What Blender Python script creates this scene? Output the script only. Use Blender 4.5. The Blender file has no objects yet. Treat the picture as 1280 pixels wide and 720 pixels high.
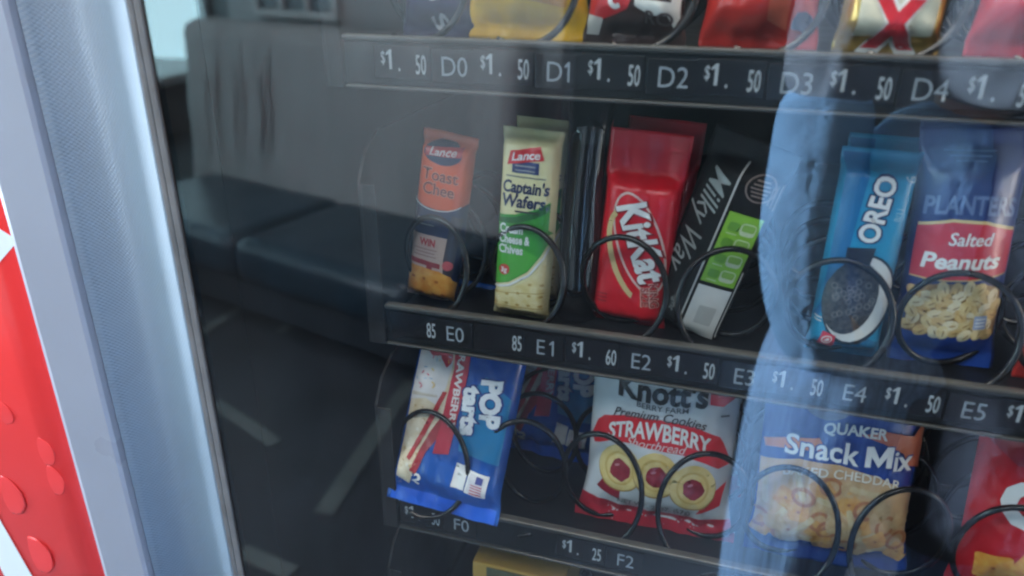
import bpy, bmesh, math, random
from mathutils import Vector, Matrix, noise
random.seed(7)
SC = bpy.context.scene
COL = SC.collection
R = math.radians

# ------------------------------------------------------------------ camera
cam = bpy.data.cameras.new('camera')
cam_ob = bpy.data.objects.new('camera', cam)
COL.objects.link(cam_ob)
CAM = Vector((0.186825, -0.477007, 1.346094))
fw = Vector((-0.2630235, 0.8763282, -0.4035685)).normalized()
up = Vector((-0.1223891, 0.3846109, 0.9149292)).normalized()
rt = fw.cross(up).normalized()
up = rt.cross(fw).normalized()
m = Matrix((rt, up, -fw)).transposed().to_4x4()
m.translation = CAM
cam_ob.matrix_world = m
cam.sensor_width = 36.0
cam.lens = 946.82 / 1280 * 36.0
cam.clip_start = 0.02
cam.clip_end = 100
cam.dof.use_dof = True
cam.dof.focus_distance = 0.60
cam.dof.aperture_fstop = 4.2
SC.camera = cam_ob

# ------------------------------------------------------------------ world, lamps, exposure
w = bpy.data.worlds.new('World')
SC.world = w
w.use_nodes = True
w.node_tree.nodes['Background'].inputs[0].default_value = (0.62, 0.68, 0.74, 1)
w.node_tree.nodes['Background'].inputs[1].default_value = 0.07


def area(name, loc, aim, sx, sy, energy, col):
    l = bpy.data.lights.new(name, 'AREA')
    l.shape = 'RECTANGLE'
    l.size, l.size_y = sx, sy
    l.energy = energy
    l.color = col
    o = bpy.data.objects.new(name, l)
    COL.objects.link(o)
    o.location = loc
    o.rotation_euler = (Vector(aim) - Vector(loc)).to_track_quat('-Z', 'Y').to_euler()
    return o


area('window_daylight', (-2.3, -0.42, 1.40), (-0.1, -0.3, 1.0), 0.5, 1.5, 98, (0.72, 0.86, 1.0))
side = area('added_sleeve_lamp', (-1.25, -0.60, 1.15), (0.25, -0.76, 0.85), 0.30, 1.1, 480, (0.70, 0.85, 1.0))  # added lamp in mid-room, narrow beam on the person's sleeve; no window here
side.data.spread = R(40)
area('ceiling_light_front', (0.0, -1.15, 2.62), (0.1, -0.2, 0.9), 1.2, 0.6, 21, (0.92, 0.96, 1.0))
area('ceiling_light_rear', (-1.6, -1.5, 2.62), (-1.6, -1.9, 0), 1.2, 0.6, 39, (0.9, 0.95, 1.0))
area('added_interior_lamp', (0.676, -0.010, 1.15), (0.15, 0.06, 1.05), 0.018, 1.0, 2.6, (1.0, 0.93, 0.82))  # added light for glints and even fill inside the machine; no tube built
area('machine_lamp', (0.2, -0.040, 1.745), (0.2, 0.02, 1.0), 0.72, 0.018, 5.0, (1.0, 0.95, 0.86))

SC.view_settings.view_transform = 'Standard'
SC.view_settings.look = 'None'
SC.view_settings.exposure = 0.0
SC.view_settings.gamma = 1.0
SC.view_settings.use_curve_mapping = False
SC.render.engine = 'CYCLES'
SC.cycles.use_denoising = True
SC.cycles.filter_width = 2.3
SC.cycles.max_bounces = 8
SC.cycles.transparent_max_bounces = 12
SC.cycles.glossy_bounces = 4
SC.cycles.caustics_reflective = False
SC.cycles.caustics_refractive = False
SC.cycles.sample_clamp_indirect = 4.0


# ------------------------------------------------------------------ materials
def mat(name, col, rough=0.5, metal=0.0, var=0.0, vscale=40.0, bump=0.0, bscale=60.0, emit=0.0, coat=0.0, spec=0.5,
        stretch=(1, 1, 1), bdist=0.001, rvar=0.0):
    m = bpy.data.materials.new(name)
    m.use_nodes = True
    nt = m.node_tree
    b = nt.nodes['Principled BSDF']
    b.inputs['Base Color'].default_value = (*col, 1)
    b.inputs['Roughness'].default_value = rough
    b.inputs['Metallic'].default_value = metal
    b.inputs['Specular IOR Level'].default_value = spec
    b.inputs['Coat Weight'].default_value = coat
    if emit:
        b.inputs['Emission Color'].default_value = (*col, 1)
        b.inputs['Emission Strength'].default_value = emit
    if var or bump or rvar:
        tc = nt.nodes.new('ShaderNodeTexCoord')
        mp = nt.nodes.new('ShaderNodeMapping')
        mp.inputs['Scale'].default_value = stretch
        nt.links.new(tc.outputs['Object'], mp.inputs['Vector'])
    if var or rvar:
        n = nt.nodes.new('ShaderNodeTexNoise')
        n.inputs['Scale'].default_value = vscale
        n.inputs['Detail'].default_value = 5
        nt.links.new(mp.outputs['Vector'], n.inputs['Vector'])
    if var:
        mx = nt.nodes.new('ShaderNodeMix')
        mx.data_type = 'RGBA'
        lo = tuple(max(0, c * (1 - var)) for c in col)
        hi = tuple(min(1, c * (1 + var)) for c in col)
        mx.inputs['A'].default_value = (*lo, 1)
        mx.inputs['B'].default_value = (*hi, 1)
        rp = nt.nodes.new('ShaderNodeMapRange')
        rp.inputs['From Min'].default_value = 0.3
        rp.inputs['From Max'].default_value = 0.7
        nt.links.new(n.outputs['Fac'], rp.inputs['Value'])
        nt.links.new(rp.outputs['Result'], mx.inputs['Factor'])
        nt.links.new(mx.outputs['Result'], b.inputs['Base Color'])
    if rvar:
        rr = nt.nodes.new('ShaderNodeMapRange')
        rr.inputs['From Min'].default_value = 0.3
        rr.inputs['From Max'].default_value = 0.7
        rr.inputs['To Min'].default_value = max(0.02, rough - rvar)
        rr.inputs['To Max'].default_value = min(1, rough + rvar)
        nt.links.new(n.outputs['Fac'], rr.inputs['Value'])
        nt.links.new(rr.outputs['Result'], b.inputs['Roughness'])
    if bump:
        n2 = nt.nodes.new('ShaderNodeTexNoise')
        n2.inputs['Scale'].default_value = bscale
        n2.inputs['Detail'].default_value = 4
        nt.links.new(mp.outputs['Vector'], n2.inputs['Vector'])
        bp = nt.nodes.new('ShaderNodeBump')
        bp.inputs['Strength'].default_value = bump
        bp.inputs['Distance'].default_value = bdist
        nt.links.new(n2.outputs['Fac'], bp.inputs['Height'])
        nt.links.new(bp.outputs['Normal'], b.inputs['Normal'])
    return m


MATS = {}


def film(col, rough=0.30, var=0.06, metal=0.0):
    """glossy printed packaging film"""
    k = (tuple(round(c, 3) for c in col), rough, metal)
    if k not in MATS:
        MATS[k] = mat('film', col, rough, metal, var=var, vscale=55, bump=0.35, bscale=130, bdist=0.0008, spec=0.55)
    return MATS[k]


def glass_mat():
    m = bpy.data.materials.new('glass')
    m.use_nodes = True
    nt = m.node_tree
    nt.nodes.clear()
    out = nt.nodes.new('ShaderNodeOutputMaterial')
    tr = nt.nodes.new('ShaderNodeBsdfTransparent')
    tr.inputs[0].default_value = (0.955, 0.965, 0.965, 1)
    gl = nt.nodes.new('ShaderNodeBsdfGlossy')
    gl.inputs['Roughness'].default_value = 0.004
    # Schlick reflectance per face, the same from both sides of the pane
    ge = nt.nodes.new('ShaderNodeNewGeometry')
    dp = nt.nodes.new('ShaderNodeVectorMath')
    dp.operation = 'DOT_PRODUCT'
    nt.links.new(ge.outputs['Normal'], dp.inputs[0])
    nt.links.new(ge.outputs['Incoming'], dp.inputs[1])

    def mth(op, a, b_=0.0):
        n = nt.nodes.new('ShaderNodeMath')
        n.operation = op
        for i, v in enumerate((a, b_)):
            if isinstance(v, (int, float)):
                n.inputs[i].default_value = v
            else:
                nt.links.new(v, n.inputs[i])
        return n.outputs[0]
    F0 = 0.095
    fz = mth('ADD', mth('MULTIPLY', mth('POWER', mth('SUBTRACT', 1.0, mth('ABSOLUTE', dp.outputs['Value'])), 5.0), 1 - F0), F0)
    mx = nt.nodes.new('ShaderNodeMixShader')
    nt.links.new(fz, mx.inputs[0])
    nt.links.new(tr.outputs[0], mx.inputs[1])
    nt.links.new(gl.outputs[0], mx.inputs[2])
    # thin film of dust and wiping marks
    df = nt.nodes.new('ShaderNodeBsdfDiffuse')
    df.inputs[0].default_value = (0.75, 0.78, 0.8, 1)
    tc = nt.nodes.new('ShaderNodeTexCoord')
    mp = nt.nodes.new('ShaderNodeMapping')
    mp.inputs['Scale'].default_value = (9, 9, 3.2)
    mp.inputs['Rotation'].default_value = (0, 0.5, 0)
    ns = nt.nodes.new('ShaderNodeTexNoise')
    ns.inputs['Scale'].default_value = 1.0
    ns.inputs['Detail'].default_value = 6
    ns.inputs['Distortion'].default_value = 0.8
    rg = nt.nodes.new('ShaderNodeMapRange')
    rg.inputs['From Min'].default_value = 0.38
    rg.inputs['From Max'].default_value = 0.75
    rg.inputs['To Min'].default_value = 0.001
    rg.inputs['To Max'].default_value = 0.006
    m2 = nt.nodes.new('ShaderNodeMixShader')
    nt.links.new(tc.outputs['Object'], mp.inputs[0])
    nt.links.new(mp.outputs[0], ns.inputs['Vector'])
    nt.links.new(ns.outputs['Fac'], rg.inputs['Value'])
    nt.links.new(rg.outputs[0], m2.inputs[0])
    nt.links.new(mx.outputs[0], m2.inputs[1])
    nt.links.new(df.outputs[0], m2.inputs[2])
    nt.links.new(m2.outputs[0], out.inputs[0])
    return m


def woven_mat():
    """blue grey vinyl with a fine diagonal dot relief"""
    m = mat('woven_vinyl', (0.225, 0.27, 0.325), 0.5, var=0.05, vscale=14, spec=0.5)
    nt = m.node_tree
    b = nt.nodes['Principled BSDF']
    tc = nt.nodes.new('ShaderNodeTexCoord')
    sp = nt.nodes.new('ShaderNodeSeparateXYZ')
    nt.links.new(tc.outputs['Object'], sp.inputs[0])

    def mth(op, a, b_=None):
        n = nt.nodes.new('ShaderNodeMath')
        n.operation = op
        for i, v in enumerate((a, b_)):
            if v is None:
                continue
            if isinstance(v, (int, float)):
                n.inputs[i].default_value = v
            else:
                nt.links.new(v, n.inputs[i])
        return n.outputs[0]
    K = 2 * math.pi / 0.0030
    a = mth('SINE', mth('MULTIPLY', mth('ADD', sp.outputs['X'], sp.outputs['Z']), K))
    c = mth('SINE', mth('MULTIPLY', mth('SUBTRACT', mth('MULTIPLY', sp.outputs['X'], 1.15), sp.outputs['Z']), K * 0.8))
    h = mth('ADD', a, mth('MULTIPLY', c, 0.8))
    bp = nt.nodes.new('ShaderNodeBump')
    bp.inputs['Strength'].default_value = 0.32
    bp.inputs['Distance'].default_value = 0.0004
    nt.links.new(h, bp.inputs['Height'])
    nt.links.new(bp.outputs['Normal'], b.inputs['Normal'])
    return m


M = dict(
    glass=glass_mat(),
    woven=woven_mat(),
    trim=mat('grey_trim', (0.37, 0.365, 0.415), 0.33, var=0.04, vscale=9, bump=0.05, bscale=300, rvar=0.08),
    gasket=mat('brown_gasket', (0.12, 0.104, 0.096), 0.75, spec=0.15, var=0.25, vscale=30, bump=0.2, bscale=80),
    gasket_dark=mat('dark_gasket', (0.035, 0.03, 0.03), 0.6, var=0.2, vscale=30),
    black=mat('black_metal', (0.010, 0.011, 0.013), 0.45, var=0.3, vscale=12, rvar=0.12),
    cab=mat('cabinet_black', (0.003, 0.003, 0.0034), 0.7, var=0.4, vscale=6, rvar=0.15, spec=0.12),
    rail=mat('rail_black', (0.008, 0.009, 0.010), 0.38, spec=0.35, var=0.25, vscale=25, rvar=0.1),
    raillip=mat('rail_lip', (0.05, 0.05, 0.047), 0.35, var=0.2, vscale=40),
    wire=mat('coil_wire', (0.006, 0.006, 0.007), 0.2, spec=0.5, rvar=0.06, vscale=90),
    chip=mat('price_chip', (0.012, 0.012, 0.014), 0.25),
    digit=mat('price_white', (0.46, 0.475, 0.475), 0.5),
    ident=mat('ident_grey', (0.33, 0.36, 0.38), 0.5),
    gloss=mat('gloss_black', (0.010, 0.011, 0.014), 0.07, coat=0.6, bump=0.3, bscale=60),
    red=mat('machine_red', (0.90, 0.045, 0.040), 0.25, var=0.06, vscale=5, coat=0.4),
    white=mat('white_print', (0.86, 0.87, 0.88), 0.35),
    lamp=mat('lamp', (1.0, 0.95, 0.86), 0.4, emit=2.5),
)


# ------------------------------------------------------------------ object helpers
def link(name, me, parent=None, loc=None):
    o = bpy.data.objects.new(name, me)
    COL.objects.link(o)
    if parent is not None:
        o.parent = parent
    if loc is not None:
        o.location = loc
    return o


def tag(o, label=None, cat=None, group=None, kind=None):
    for k, v in (('label', label), ('category', cat), ('group', group), ('kind', kind)):
        if v:
            o[k] = v
    return o


def thing(name, label, cat, loc=(0, 0, 0), rot=(0, 0, 0), group=None):
    o = bpy.data.objects.new(name, None)
    o.empty_display_size = 0.02
    COL.objects.link(o)
    o.location = loc
    o.rotation_euler = rot
    return tag(o, label, cat, group)


def mesh_from(name, bm, mats, smooth=True):
    me = bpy.data.meshes.new(name)
    bm.to_mesh(me)
    bm.free()
    for x in (mats if isinstance(mats, (list, tuple)) else [mats]):
        me.materials.append(x)
    if smooth:
        me.polygons.foreach_set('use_smooth', [True] * len(me.polygons))
    return me


def part(name, bm, mats, parent=None, smooth=False, loc=None):
    return link(name, mesh_from(name, bm, mats, smooth), parent, loc)


def box(bm, lo, hi, bev=0.0, mi=0, seg=2):
    lo, hi = Vector(lo), Vector(hi)
    c = (lo + hi) / 2
    r = bmesh.ops.create_cube(bm, size=1.0)
    vs = r['verts']
    for v in vs:
        v.co = Vector((v.co.x * (hi.x - lo.x), v.co.y * (hi.y - lo.y), v.co.z * (hi.z - lo.z))) + c
    fs = list({f for v in vs for f in v.link_faces})
    for f in fs:
        f.material_index = mi
    if bev:
        es = list({e for v in vs for e in v.link_edges})
        g = bmesh.ops.bevel(bm, geom=es, offset=bev, segments=seg, profile=0.5, affect='EDGES')
        for f in g['faces']:
            f.material_index = mi
    return bm


def bx(lo, hi, bev=0.0, mi=0):
    return box(bmesh.new(), lo, hi, bev, mi)


def tube(bm, pts, rad, n=10, mi=0, caps=True, radii=None):
    rings = []
    pts = [Vector(p) for p in pts]
    prev = None
    for i, p in enumerate(pts):
        t = (pts[min(i + 1, len(pts) - 1)] - pts[max(i - 1, 0)]).normalized()
        if prev is None:
            a = Vector((0, 0, 1)) if abs(t.z) < 0.9 else Vector((1, 0, 0))
            nx = t.cross(a).normalized()
        else:
            nx = (prev - t * prev.dot(t)).normalized()
        prev = nx
        ny = t.cross(nx)
        r = radii[i] if radii else rad
        rings.append([bm.verts.new(p + (nx * math.cos(2 * math.pi * k / n) + ny * math.sin(2 * math.pi * k / n)) * r) for k in range(n)])
    for a, b in zip(rings, rings[1:]):
        for k in range(n):
            f = bm.faces.new((a[k], a[(k + 1) % n], b[(k + 1) % n], b[k]))
            f.material_index = mi
    if caps:
        for r_, rev in ((rings[0], True), (rings[-1], False)):
            f = bm.faces.new(list(reversed(r_)) if rev else r_)
            f.material_index = mi
    return bm


def extrude_profile(bm, prof, z0, z1, mi=0, closed=True, nz=1):
    """prof: list of (x,y); extruded along z"""
    rows = []
    for k in range(nz + 1):
        z = z0 + (z1 - z0) * k / nz
        rows.append([bm.verts.new((x, y, z)) for x, y in prof])
    n = len(prof)
    for a, b in zip(rows, rows[1:]):
        for i in range(n if closed else n - 1):
            f = bm.faces.new((a[i], a[(i + 1) % n], b[(i + 1) % n], b[i]))
            f.material_index = mi
    if closed:
        bm.faces.new(list(reversed(rows[0]))).material_index = mi
        bm.faces.new(rows[-1]).material_index = mi
    return bm


# ------------------------------------------------------------------ flat 2D shapes (u, v) -> bmesh in the xy plane
def poly(pts, mi=0):
    bm = bmesh.new()
    f = bm.faces.new([bm.verts.new((x, y, 0)) for x, y in pts])
    bm.normal_update()
    if f.normal.z < 0:
        f.normal_flip()
    bmesh.ops.triangulate(bm, faces=[f])
    return bm


def ell(cx, cy, rx, ry, rot=0.0, n=28, a0=0, a1=360):
    pts = []
    full = abs(a1 - a0) >= 360
    for k in range(n if full else n + 1):
        a = R(a0 + (a1 - a0) * k / n)
        x, y = rx * math.cos(a), ry * math.sin(a)
        c, s = math.cos(R(rot)), math.sin(R(rot))
        pts.append((cx + x * c - y * s, cy + x * s + y * c))
    return poly(pts)


def ring2(cx, cy, rx, ry, wd, rot=0.0, n=36, a0=0, a1=360):
    bm = bmesh.new()
    full = abs(a1 - a0) >= 360
    inn, out = [], []
    c, s = math.cos(R(rot)), math.sin(R(rot))
    for k in range(n if full else n + 1):
        a = R(a0 + (a1 - a0) * k / n)
        for L, dx in ((inn, -wd / 2), (out, wd / 2)):
            x, y = (rx + dx) * math.cos(a), (ry + dx) * math.sin(a)
            L.append(bm.verts.new((cx + x * c - y * s, cy + x * s + y * c, 0)))
    m_ = len(inn)
    for k in range(m_ if full else m_ - 1):
        j = (k + 1) % m_
        bm.faces.new((inn[k], out[k], out[j], inn[j]))
    return bm


def rect(cx, cy, wx, wy, rot=0.0, rad=0.0):
    pts = []
    if rad:
        for qx, qy, a0 in ((1, 1, 0), (-1, 1, 90), (-1, -1, 180), (1, -1, 270)):
            for k in range(5):
                a = R(a0 + 90 * k / 4)
                pts.append((qx * (wx / 2 - rad) + rad * math.cos(a), qy * (wy / 2 - rad) + rad * math.sin(a)))
    else:
        pts = [(wx / 2, wy / 2), (-wx / 2, wy / 2), (-wx / 2, -wy / 2), (wx / 2, -wy / 2)]
    c, s = math.cos(R(rot)), math.sin(R(rot))
    return poly([(cx + x * c - y * s, cy + x * s + y * c) for x, y in pts])


def blob(cx, cy, r, jit=0.3, n=9, seed=0, sx=1.0, sy=1.0, rot=0):
    rnd = random.Random(seed)
    c, s = math.cos(R(rot)), math.sin(R(rot))
    pts = []
    for k in range(n):
        a = 2 * math.pi * k / n
        q = r * (1 + rnd.uniform(-jit, jit))
        x, y = q * sx * math.cos(a), q * sy * math.sin(a)
        pts.append((cx + x * c - y * s, cy + x * s + y * c))
    return poly(pts)


def text(s, cx, cy, size, width=None, rot=0.0, shear=0.0, bold=0.0, xs=1.0, warp=None, space=1.0, align='CENTER'):
    """text outline as flat faces, cap height about size, centred on (cx, cy); width fits the total width"""
    cu = bpy.data.curves.new('text', 'FONT')
    cu.body = s
    cu.size = 1.0
    cu.shear = shear
    cu.offset = bold
    cu.space_character = space
    cu.resolution_u = 3
    cu.align_x = 'LEFT'
    ob = bpy.data.objects.new('text', cu)
    me = bpy.data.meshes.new_from_object(ob)
    bm = bmesh.new()
    bm.from_mesh(me)
    bpy.data.objects.remove(ob)
    bpy.data.curves.remove(cu)
    bpy.data.meshes.remove(me)
    if not bm.verts:
        return bm
    bmesh.ops.remove_doubles(bm, verts=bm.verts, dist=1e-5)
    x0 = min(v.co.x for v in bm.verts)
    x1 = max(v.co.x for v in bm.verts)
    CAP = 0.69
    k = size / CAP
    kx = k * xs
    if width:
        kx = width / (x1 - x0)
    c, sn = math.cos(R(rot)), math.sin(R(rot))
    for v in bm.verts:
        x = (v.co.x - (x0 + x1) / 2) * kx
        if align == 'LEFT':
            x = (v.co.x - x0) * kx
        y = (v.co.y - CAP / 2) * k
        if warp:
            x, y = warp(x, y)
        v.co = (cx + x * c - y * sn, cy + x * sn + y * c, 0)
    bm.normal_update()
    for f in bm.faces:
        if f.normal.z < 0:
            f.normal_flip()
    return bm


def arc(k, h=0.0):
    """warp: arch of curvature k, optional fan"""
    return lambda x, y: (x, y + k * x * x)


def numeral_one(cx, cy, h, st):
    """the figure 1 with its small flag"""
    y0, y1 = cy - h / 2, cy + h / 2
    return poly([(cx - st / 2, y0), (cx + st / 2, y0), (cx + st / 2, y1), (cx - st * 0.25, y1), (cx - st * 0.5 - h * 0.17, y1 - h * 0.20), (cx - st * 0.5 - h * 0.17, y1 - h * 0.31), (cx - st / 2, y1 - h * 0.22)])


# ------------------------------------------------------------------ packs
def smooth01(t):
    t = max(0.0, min(1.0, t))
    return t * t * (3 - 2 * t)


class Pack:
    """a sealed film pack: a closed sheet with front and back bulge, seals and creases; prints follow its front"""

    def __init__(s, name, label, cat, loc, w, h, t, lean=0, pitch=0, yaw=0, base=(0.5, 0.5, 0.5), prof='bag', fin=(0.008, 0.008),
                 wr=0.0010, seed=0, group=None, rough=0.30, finw=1.0, metal=0.0, step=0.003, tent=0.0):
        s.w, s.h, s.t, s.seed = w, h, t, seed
        s.root = thing(name, label, cat, loc, (R(pitch), 0, 0), group)
        s.root.rotation_euler = (Matrix.Rotation(R(yaw), 3, 'Z') @ Matrix.Rotation(R(lean), 3, 'Y') @ Matrix.Rotation(R(-pitch), 3, 'X')).to_euler()
        s.nu = max(6, round(w / step))
        s.nv = max(8, round(h / step))
        s.parts = {}
        s.mats = {}
        s.layers = 0
        nu, nv = s.nu, s.nv
        s.G = [[None] * (nu + 1) for _ in range(nv + 1)]
        s.B = [[None] * (nu + 1) for _ in range(nv + 1)]
        for j in range(nv + 1):
            v = j / nv
            z = v * h
            db, dt = z - fin[0], h - fin[1] - z
            env = smooth01(min(1, max(0, min(db, dt)) / (0.30 * w if prof == 'bag' else 0.17 * w)))
            env = env ** (0.55 if prof == 'bag' else 0.45)
            infin = db < 0 or dt < 0
            ws = 1.0 if infin else 1.0 - (0.085 if prof == 'bag' else 0.05) * env
            if infin:
                ws *= finw
            for i in range(nu + 1):
                a = 2 * i / nu - 1
                u = a * w / 2 * ws
                p = 2.3 if prof == 'bag' else 5.0
                cs = max(0.0, 1 - abs(a) ** p) ** (0.75 if prof == 'bag' else 0.5)
                if tent:
                    cs = max(0.0, 1 - abs(a)) ** tent
                d = t / 2 * env * cs
                q = noise.noise(Vector((u * 38 + seed * 7.1, z * 26, seed * 3.3)))
                q2 = noise.noise(Vector((u * 120 + seed, z * 24, seed * 1.7)))
                q3 = noise.noise(Vector((u * 90 + z * 70 + seed, z * 60 - u * 30, seed * 0.7)))
                near = math.exp(-max(0, min(abs(db), abs(dt))) / 0.016)
                crk = abs(q3) * -1.3 + 0.4
                edge = 1 - abs(a) ** 6
                dd = d + edge * (wr * 1.3 * q + wr * 2.1 * q2 * near + wr * 1.25 * crk * (0.3 + 0.7 * near)) * (1 if not infin else 0.6)
                if infin:
                    dd += 0.0022 * noise.noise(Vector((u * 55, seed, 3)))
                    dd += 0.0004 * math.sin(z * 2 * math.pi / 0.006)
                s.G[j][i] = Vector((u, -max(dd, -0.002) - 0.0004, z))
                s.B[j][i] = Vector((u, (d * 0.85 if not infin else -dd) + 0.0004 + (edge * wr * 0.8 * q if not infin else 0), z))
        s.base_mat = film(base, rough, metal=metal)
        bm = bmesh.new()
        F = [[bm.verts.new(p) for p in row] for row in s.G]
        K = [[bm.verts.new(p) for p in row] for row in s.B]
        for j in range(nv):
            for i in range(nu):
                bm.faces.new((F[j][i], F[j][i + 1], F[j + 1][i + 1], F[j + 1][i]))
                bm.faces.new((K[j][i + 1], K[j][i], K[j + 1][i], K[j + 1][i + 1]))
            bm.faces.new((K[j][0], F[j][0], F[j + 1][0], K[j + 1][0]))
            bm.faces.new((F[j][nu], K[j][nu], K[j + 1][nu], F[j + 1][nu]))
        for i in range(nu):
            bm.faces.new((K[0][i], K[0][i + 1], F[0][i + 1], F[0][i]))
            bm.faces.new((F[nv][i], F[nv][i + 1], K[nv][i + 1], K[nv][i]))
        bm.normal_update()
        part('wrapper', bm, s.base_mat, s.root, smooth=True)

    def at(s, u, v, lift):
        """u in -0.5..0.5 of the width, v in 0..1 of the height"""
        fu = min(max((u + 0.5) * s.nu, 0.0), s.nu - 1e-6)
        fv = min(max(v * s.nv, 0.0), s.nv - 1e-6)
        i, j = int(fu), int(fv)
        a, b = fu - i, fv - j
        G = s.G
        p = (G[j][i] * (1 - a) + G[j][i + 1] * a) * (1 - b) + (G[j + 1][i] * (1 - a) + G[j + 1][i + 1] * a) * b
        du = G[j][i + 1] - G[j][i]
        dv = G[j + 1][i] - G[j][i]
        n = du.cross(dv).normalized()
        return p + n * lift

    def add(s, name, bm, m, layer=1):
        """bm in metres on the pack's front sheet: x from the middle, y from the bottom"""
        if not bm.verts:
            return
        w, h = s.w, s.h
        for axis, n, L, off in ((0, s.nu, w, -w / 2), (1, s.nv, h, 0)):
            lo = min(v.co[axis] for v in bm.verts)
            hi = max(v.co[axis] for v in bm.verts)
            for k in range(1, n):
                q = off + L * k / n
                if lo + 1e-6 < q < hi - 1e-6:
                    co = Vector((0, 0, 0))
                    co[axis] = q
                    no = Vector((0, 0, 0))
                    no[axis] = 1
                    bmesh.ops.bisect_plane(bm, geom=bm.verts[:] + bm.edges[:] + bm.faces[:], dist=1e-7, plane_co=co, plane_no=no)
        # drop what runs past the edge of the sheet
        bad = [v for v in bm.verts if abs(v.co.x) > w / 2 + 1e-5 or v.co.y < -1e-5 or v.co.y > h + 1e-5]
        if bad:
            bmesh.ops.delete(bm, geom=bad, context='VERTS')
        if not bm.faces:
            bm.free()
            return
        bmesh.ops.triangulate(bm, faces=bm.faces[:])
        if name in ('lettering', 'printed_band', 'logo'):
            s.solo = getattr(s, 'solo', 0) + 1
            name = '%s|%d' % (name, s.solo)
        if name not in s.parts:
            s.parts[name] = ([], [], [])
            s.mats[name] = []
        V, Fc, Mi = s.parts[name]
        if m not in s.mats[name]:
            s.mats[name].append(m)
        mi = s.mats[name].index(m)
        o = len(V)
        bm.verts.index_update()
        for v in bm.verts:
            V.append(s.at(v.co.x / w, v.co.y / h, 0.00022 * layer))
        for f in bm.faces:
            Fc.append([v.index + o for v in f.verts])
            Mi.append(mi)
        bm.free()

    def done(s):
        for name, (V, Fc, Mi) in s.parts.items():
            me = bpy.data.meshes.new(name.split('|')[0])
            me.from_pydata(V, [], Fc)
            for x in s.mats[name]:
                me.materials.append(x)
            me.polygons.foreach_set('material_index', Mi)
            me.polygons.foreach_set('use_smooth', [True] * len(me.polygons))
            me.update()
            link(name.split('|')[0], me, s.root)
        return s.root


def copy_tree(o, loc, label, parent=None):
    c = o.copy()
    COL.objects.link(c)
    if parent is None:
        c.location = loc
        if label:
            c['label'] = label
    else:
        c.parent = parent
    for ch in o.children:
        copy_tree(ch, None, None, c)
    return c


# =================================================================== THE ROOM (seen mirrored in the glass)
def struct(name, bm, m, smooth=False):
    o = part(name, bm, m, None, smooth)
    o['kind'] = 'structure'
    return o


floor_m = mat('floor_carpet', (0.030, 0.036, 0.048), 0.75, var=0.35, vscale=3, bump=0.3, bscale=200)
strip_m = mat('floor_strip', (0.11, 0.13, 0.13), 0.55, var=0.2, vscale=8)
wall_m = mat('wall_paint', (0.16, 0.17, 0.18), 0.7, var=0.05, vscale=2)
ceil_m = mat('ceiling_paint', (0.6, 0.62, 0.63), 0.8, var=0.04, vscale=3)
fl = struct('floor', bx((-4.2, -5.4, -0.06), (3.2, 0.9, 0)), floor_m)
strips = [(-0.735, -1.03, -0.79, -1.72, 0.072), (-1.71, -1.78, -1.70, -2.06, 0.06), (-1.423, -1.90, -1.425, -2.20, 0.05),
          (-1.34, -1.40, -1.03, -1.265, 0.06), (-0.86, -0.85, -0.70, -0.822, 0.06)]
for x0, y0, x1, y1, wd in strips:
    a, b = Vector((x0, y0, 0)), Vector((x1, y1, 0))
    d = (b - a).normalized()
    n = Vector((-d.y, d.x, 0)) * wd * 0.38
    bm = bmesh.new()
    lo = [bm.verts.new(p) for p in (a - n, b - n, b + n, a + n)]
    hi = [bm.verts.new(v.co + Vector((0, 0, 0.004))) for v in lo]
    bm.faces.new(hi)
    for k in range(4):
        bm.faces.new((lo[k], lo[(k + 1) % 4], hi[(k + 1) % 4], hi[k]))
    bm.normal_update()
    part('tile', bm, strip_m, fl)
struct('ceiling', bx((-4.2, -5.4, 2.72), (3.2, 0.9, 2.8)), ceil_m)
struct('wall_back', bx((-4.2, -5.5, 0.0), (3.2, -5.4, 2.72)), wall_m)
struct('wall_right', bx((3.2, -5.4, 0.0), (3.3, 0.9, 2.72)), wall_m)
struct('wall_machine_side', bx((-4.2, 0.9, 0.0), (3.2, 1.0, 2.72)), wall_m)
# left wall with a wide window opening
wl = bmesh.new()
box(wl, (-4.3, -5.4, 0), (-4.2, 0.9, 0.42))
box(wl, (-4.3, -5.4, 2.3), (-4.2, 0.9, 2.72))
box(wl, (-4.3, -0.25, 0.42), (-4.2, 0.9, 2.3))
struct('wall_left', wl, wall_m)
win = thing('window', 'bright daylight window mirrored at the top left edge of the glass', 'window', (-4.24, -2.8, 0.42))
wf = mat('window_frame_white', (0.7, 0.75, 0.76), 0.4)
pane_m = mat('daylight_pane', (0.56, 0.88, 1.0), 0.2, emit=5.5)
bm = bmesh.new()
for y in (-2.54, -1.27, 0.0, 1.27, 2.50):
    box(bm, (-0.03, y - 0.03, 0), (0.05, y + 0.03, 1.88), 0.004)
box(bm, (-0.03, -2.6, -0.02), (0.16, 2.54, 0.04), 0.004)
box(bm, (-0.031, -2.6, 1.84), (0.051, 2.54, 1.881), 0.004)
part('frame', bm, wf, win)
for k in range(4):
    part('pane', bx((-0.012, -2.50 + 1.27 * k, 0.041), (-0.004, -1.31 + 1.27 * k, 1.839)), pane_m, win)

# sofa, set at an angle behind the photographer
SO = Vector((-2.16, -2.043, 0))
sofa = thing('sofa', 'long leather sofa with tall grey back mirrored in the left of the glass', 'sofa', SO, (0, 0, math.atan2(0.27, 0.963)))
lea = mat('seat_leather', (0.020, 0.044, 0.068), 0.33, var=0.25, vscale=7, bump=0.35, bscale=16, bdist=0.01, spec=0.5)
leb = mat('back_leather', (0.42, 0.43, 0.435), 0.55, var=0.12, vscale=5, bump=0.6, bscale=9, bdist=0.012, stretch=(2.2, 1, 0.25))


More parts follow.
